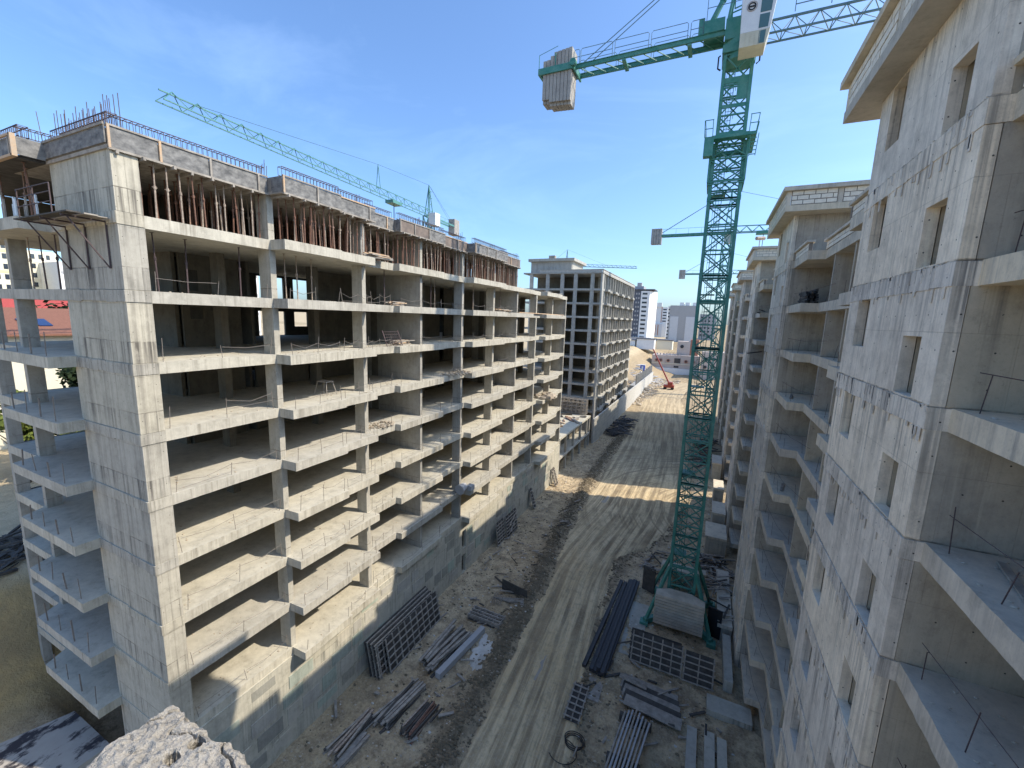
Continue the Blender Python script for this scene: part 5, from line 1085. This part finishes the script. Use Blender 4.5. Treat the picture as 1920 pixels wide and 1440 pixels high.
def scatter_timber(n, x0, x1, y0, y1, z, label, group, seed, l0=.8, l1=2.6):
    q = random.Random(seed)
    if seed in (6, 7, 8, 9):
        b = MB()
        for i in range(n*2):
            x, y = q.uniform(x0, x1), q.uniform(y0, y1); a = q.gauss(.2, .8); l = q.uniform(l0, l1)/2; zz = gz(x, y)+.05+q.random()*.35; b.bar((x-math.cos(a)*l, y-math.sin(a)*l, zz), (x+math.cos(a)*l, y+math.sin(a)*l, zz+q.uniform(-.05, .15)), q.uniform(.1, .4), q.uniform(.04, .2))
        tag(b.build({6: 'steel_bar_pile', 7: 'board_pile', 8: 'scattered_panels', 9: 'board_pile'}[seed], M[{6: 'tar', 7: 'timb', 8: 'gpan', 9: 'timbd'}[seed]], None, ((x0+x1)/2, (y0+y1)/2, GZ)), kind='stuff'); return
    for i in range(n):
        x, y = q.uniform(x0, x1), q.uniform(y0, y1); a = q.gauss(.2, .8); l = q.uniform(l0, l1)/2; zz = (z if z is not None else gz(x, y))+.05+q.random()*.25
        o = MB().bar((x-math.cos(a)*l, y-math.sin(a)*l, zz), (x+math.cos(a)*l, y+math.sin(a)*l, zz+q.uniform(-.05, .15)), q.uniform(.06, .2), q.uniform(.04, .1)).build('timber_offcut', M[q.choice(['timb', 'timbd', 'timb'])], None, (x, y, zz))
        zone = ('nearest' if y < y0+(y1-y0)*.25 else 'nearer' if y < y0+(y1-y0)*.5 else 'farther' if y < y0+(y1-y0)*.75 else 'farthest')+(' left' if x < (x0+x1)/2 else ' right')
        tag(o, ('long ' if l > (l0+l1)/4 else 'short ')+label+', '+zone+' part', 'timber', group)
scatter_timber(95, 1.3, 4.6, 43.6, 51.5, None, 'loose timber offcut in the heap between crane and right building', 'timber heap right of the crane', 1)
scatter_timber(16, 3.0, 4.2, 37.2, 45, GZ+1.5, 'board lying on the porch roof right of the crane', 'boards on the porch roof', 2)
scatter_timber(22, -4.2, -1.6, 42.5, 49, None, 'timber offcut on the ground left of the crane mast', 'timber left of the crane mast', 3)
scatter_timber(60, -20.5, -13.5, 15, 58, None, 'stray batten lying between the basement wall and the road', 'stray battens by the basement wall', 4, .4, 1.6)
scatter_timber(40, -5.5, 3.5, 20, 33, None, 'stray piece of timber among the stacks right of the road', 'stray timber right of the road', 5, .4, 1.4)
scatter_timber(46, -20.3, -16.5, 96, 118, None, 'steel bar or board in the dark stack by the second building', 'stack by the second building', 6, 2, 6)
scatter_timber(60, -24, -17, 150, 178, None, 'pipe or board piled at the end of the retaining wall', 'pile by the retaining wall end', 7, 2, 5)
scatter_timber(60, -30, -18, 182, 205, None, 'pale panel scattered on the sandy slope', 'panels on the slope', 8, 2, 5)
scatter_timber(24, 0, 4, 84, 106, None, 'stacked board beside the second right building', 'boards by the second right building', 9, 2, 5)
b = MB(); 
for k in range(3): b.tube([(-5.3+.55*math.cos(t)*(1+.1*k), 22.6+.5*math.sin(t)+.1*k, GZ+.12+.03*k) for t in np.linspace(0, 6.28, 20)], .03, 5, False)
b.tube([(-5.8+.9*math.cos(t), 21.8+.8*math.sin(t), GZ+.1) for t in np.linspace(-2.5, 1.6, 16)], .025, 5, False)
tag(b.build('hose', M['black'], None, (-5.3, 22.6, GZ)), 'coiled dark hose on the ground beside the galvanised beams', 'hose')
# scattered stones, clods and pale chips
def scatter(name, mat, n, fn, s0, s1, seed, flat=.6):
    q = random.Random(seed); b = MB()
    xs_, ys_ = [], []
    for i in range(n): x, y = fn(q); xs_.append(x); ys_.append(y)
    zs_ = hgt(np.array(xs_), np.array(ys_))
    for x, y, z in zip(xs_, ys_, zs_):
        s_ = s0+(s1-s0)*q.random()**3; b.rock((x, y, z+s_*.15), s_, q, flat)
    o = b.build(name, M[mat], None, (-12, 40, GZ)); tag(o, kind='stuff'); return o
def fb(q): y = q.uniform(12, 110); l = float(np.interp(y, RY, RL)); return l-1.25+q.gauss(0, .62), y
def fa(q):
    y = q.uniform(12, 95); x = q.uniform(-21, 4.2); return x, y
def fr_(q):
    y = q.uniform(20, 66); r = float(np.interp(y, RY, RR)); return r+abs(q.gauss(0, .8))-.2, y
def outside(f):
    def g_(q):
        while True:
            x, y = f(q); l = float(np.interp(y, RY, RL)); r = float(np.interp(y, RY, RR))
            if not (l+.1 < x < r-.1): return x, y
    return g_
scatter('berm_clods', 'clod', 9000, outside(fb), .03, .17, 1); scatter('ground_stones', 'stone', 8000, outside(fa), .015, .10, 2); scatter('earth_lumps', 'clod', 5000, outside(fa), .02, .13, 12); scatter('pale_debris', 'chips', 1500, outside(fa), .02, .12, 3)
scatter('verge_clods', 'clod', 1500, outside(fr_), .03, .16, 4)
def fs_(q): return q.uniform(-20, -10) if q.random() < .5 else q.uniform(-28, -14), q.uniform(138, 205)
scatter('slope_rubble', 'stone', 900, outside(fs_), .2, .9, 5)
def drape(name, mat, cx, cy, rx, ry, dz, seed, kind, road_=False):
    q = random.Random(seed); ph = [q.random()*6 for _ in range(3)]; vs = [(cx, cy)]; rings = 5; n = 30
    for r in range(1, rings+1):
        for k in range(n):
            t = 2*math.pi*k/n; w = 1+.28*math.sin(3*t+ph[0])+.18*math.sin(5*t+ph[1])+.12*math.sin(9*t+ph[2]); vs.append((cx+rx*w*r/rings*math.cos(t), cy+ry*w*r/rings*math.sin(t)))
    z = hgt(np.array([v[0] for v in vs]), np.array([v[1] for v in vs])); V = [(x, y, float(zz)+dz-(.06 if i > n*(rings-1) else 0)) for i, ((x, y), zz) in enumerate(zip(vs, z))]
    if road_: V = [(x, y, GZ+dz) for x, y, _ in V]
    F = [(0, 1+k, 1+(k+1) % n) for k in range(n)]+[(1+r*n+k, 1+(r+1)*n+k, 1+(r+1)*n+(k+1) % n, 1+r*n+(k+1) % n) for r in range(rings-1) for k in range(n)]
    o = MB().add(V, F).build(name, M[mat], None, (cx, cy, GZ)); o['kind'] = kind; return o
drape('lime_patch', 'chips', -14.3, 26.6, .75, 1.25, .05, 3, 'stuff'); drape('lime_patch', 'bkfar', -13.9, 25.2, .5, .8, .05, 5, 'stuff')
drape('puddle', 'pud', -9.1, 27.3, .45, 1.1, .045, 8, 'structure', True); drape('puddle', 'pud', -11.6, 60.5, .5, 1.6, .05, 9, 'structure', True)
q = random.Random(19); b = MB()
for i in range(260):
    x, y = q.uniform(-47, -40.5), q.uniform(6, 24); a = q.random()*3; l = q.uniform(.3, 1.6); z = gz(x, y)+q.random()*.5; b.bar((x-math.cos(a)*l, y-math.sin(a)*l, z), (x+math.cos(a)*l, y+math.sin(a)*l, z+q.uniform(-.2, .3)), q.uniform(.05, .35), q.uniform(.03, .2))
tag(b.build('bank_debris', M['timbd'], None, (-44, 14, -18)), kind='stuff')
# platform at the foot of the end face and broken parapet under the camera
m, t, p = nt('platform_concrete'); pos = N(t, 'NewGeometry').outputs['Position']; c = mixc(t, mrange(t, noise(t, pos, .8, 7, .7, (1, .5, 1)), .50, .56), mixc(t, noise(t, pos, 1.5, 6), (.47,.43,.37), (.33,.30,.26)), (.045,.04,.045)); t.links.new(c, p.inputs['Base Color']); p.inputs['Roughness'].default_value = .9; M['plat'] = m
tag(MB().prism([(-27.6, 8.4), (-31.9, 8.4), (-33.2, 5.0), (-38, -2), (-27.6, -2)], -24.45, -24.0).build('concrete_platform', M['plat'], None, (-30, 5, -25)), 'grey concrete platform with dark stains below the end face, bottom left corner', 'platform')
m, t, p = nt('broken_aggregate'); pos = N(t, 'NewGeometry').outputs['Position']
v1 = N(t, 'TexVoronoi'); v1.inputs['Scale'].default_value = 34; t.links.new(pos, v1.inputs['Vector']); n1 = noise(t, pos, 14, 8, .75); n2 = noise(t, pos, 90, 4, .7)
c = mixc(t, mrange(t, n1, .35, .65), (.50,.46,.39), (.33,.30,.25)); c = mixc(t, mrange(t, v1.outputs['Distance'], .25, .6, 0, .45), c, (.56,.52,.45)); c = mixc(t, mrange(t, n2, .58, .7, 0, .8), c, (.16,.15,.14))
t.links.new(c, p.inputs['Base Color']); p.inputs['Roughness'].default_value = .95; bump(t, p, math_(t, 'ADD', n1, math_(t, 'ADD', math_(t, 'MULTIPLY', n2, .5), v1.outputs['Distance'])), .03, 1.0)
def parapet():
    x0, x1, y0, y1, zt = -1.475, -.35, -.5, .605, -1.262; nx, ny = 330, 330; X, Y = np.meshgrid(np.linspace(x0, x1, nx), np.linspace(y0, y1, ny)); e = np.minimum(np.minimum(X-x0, x1-X), np.minimum(Y-y0, y1-Y))
    Z = zt+(fbm(X*7, Y*7)-.47)*.035+(fbm(X*40+3, Y*40, 3)-.44)*.022+(fbm(X*110+3, Y*110, 2)-.4)*.016-.03*(1-sm(e, 0, .03))-.5*(1-sm(e, 0, .004)); jx = (fbm(Y*16, Y*0+1)-.45)*.05; jy = (fbm(X*16, X*0+5)-.45)*.05
    k = 1-sm(e, 0, .2); Xp = X+jx*k; Yp = Y+jy*k; crk = np.abs(fbm(X*5+11, Y*5+3, 3)-.44); Z = Z-.03*(1-sm(crk, 0, .012))-.05*(fbm(X*16+7, Y*16, 2) > .56); v = np.stack([Xp, Yp, Z], -1).reshape(-1, 3); i = (np.arange(ny-1)[:, None]*nx+np.arange(nx-1)[None]).ravel(); f = np.stack([i, i+1, i+nx+1, i+nx], -1).tolist()
    b = MB(); b.v = v.tolist(); b.f = [tuple(q) for q in f]; b.n = len(b.v); b.box(x0+.03, x1-.03, y0+.03, y1-.03, -2.4, -1.42)
    o = b.build('broken_parapet', m, None, (-1, 0, -2.4)); tag(o, 'rough broken concrete parapet corner right below the camera, sunlit', 'parapet')
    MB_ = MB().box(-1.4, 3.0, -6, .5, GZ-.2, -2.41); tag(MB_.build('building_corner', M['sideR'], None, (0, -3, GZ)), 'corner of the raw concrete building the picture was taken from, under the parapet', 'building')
parapet()
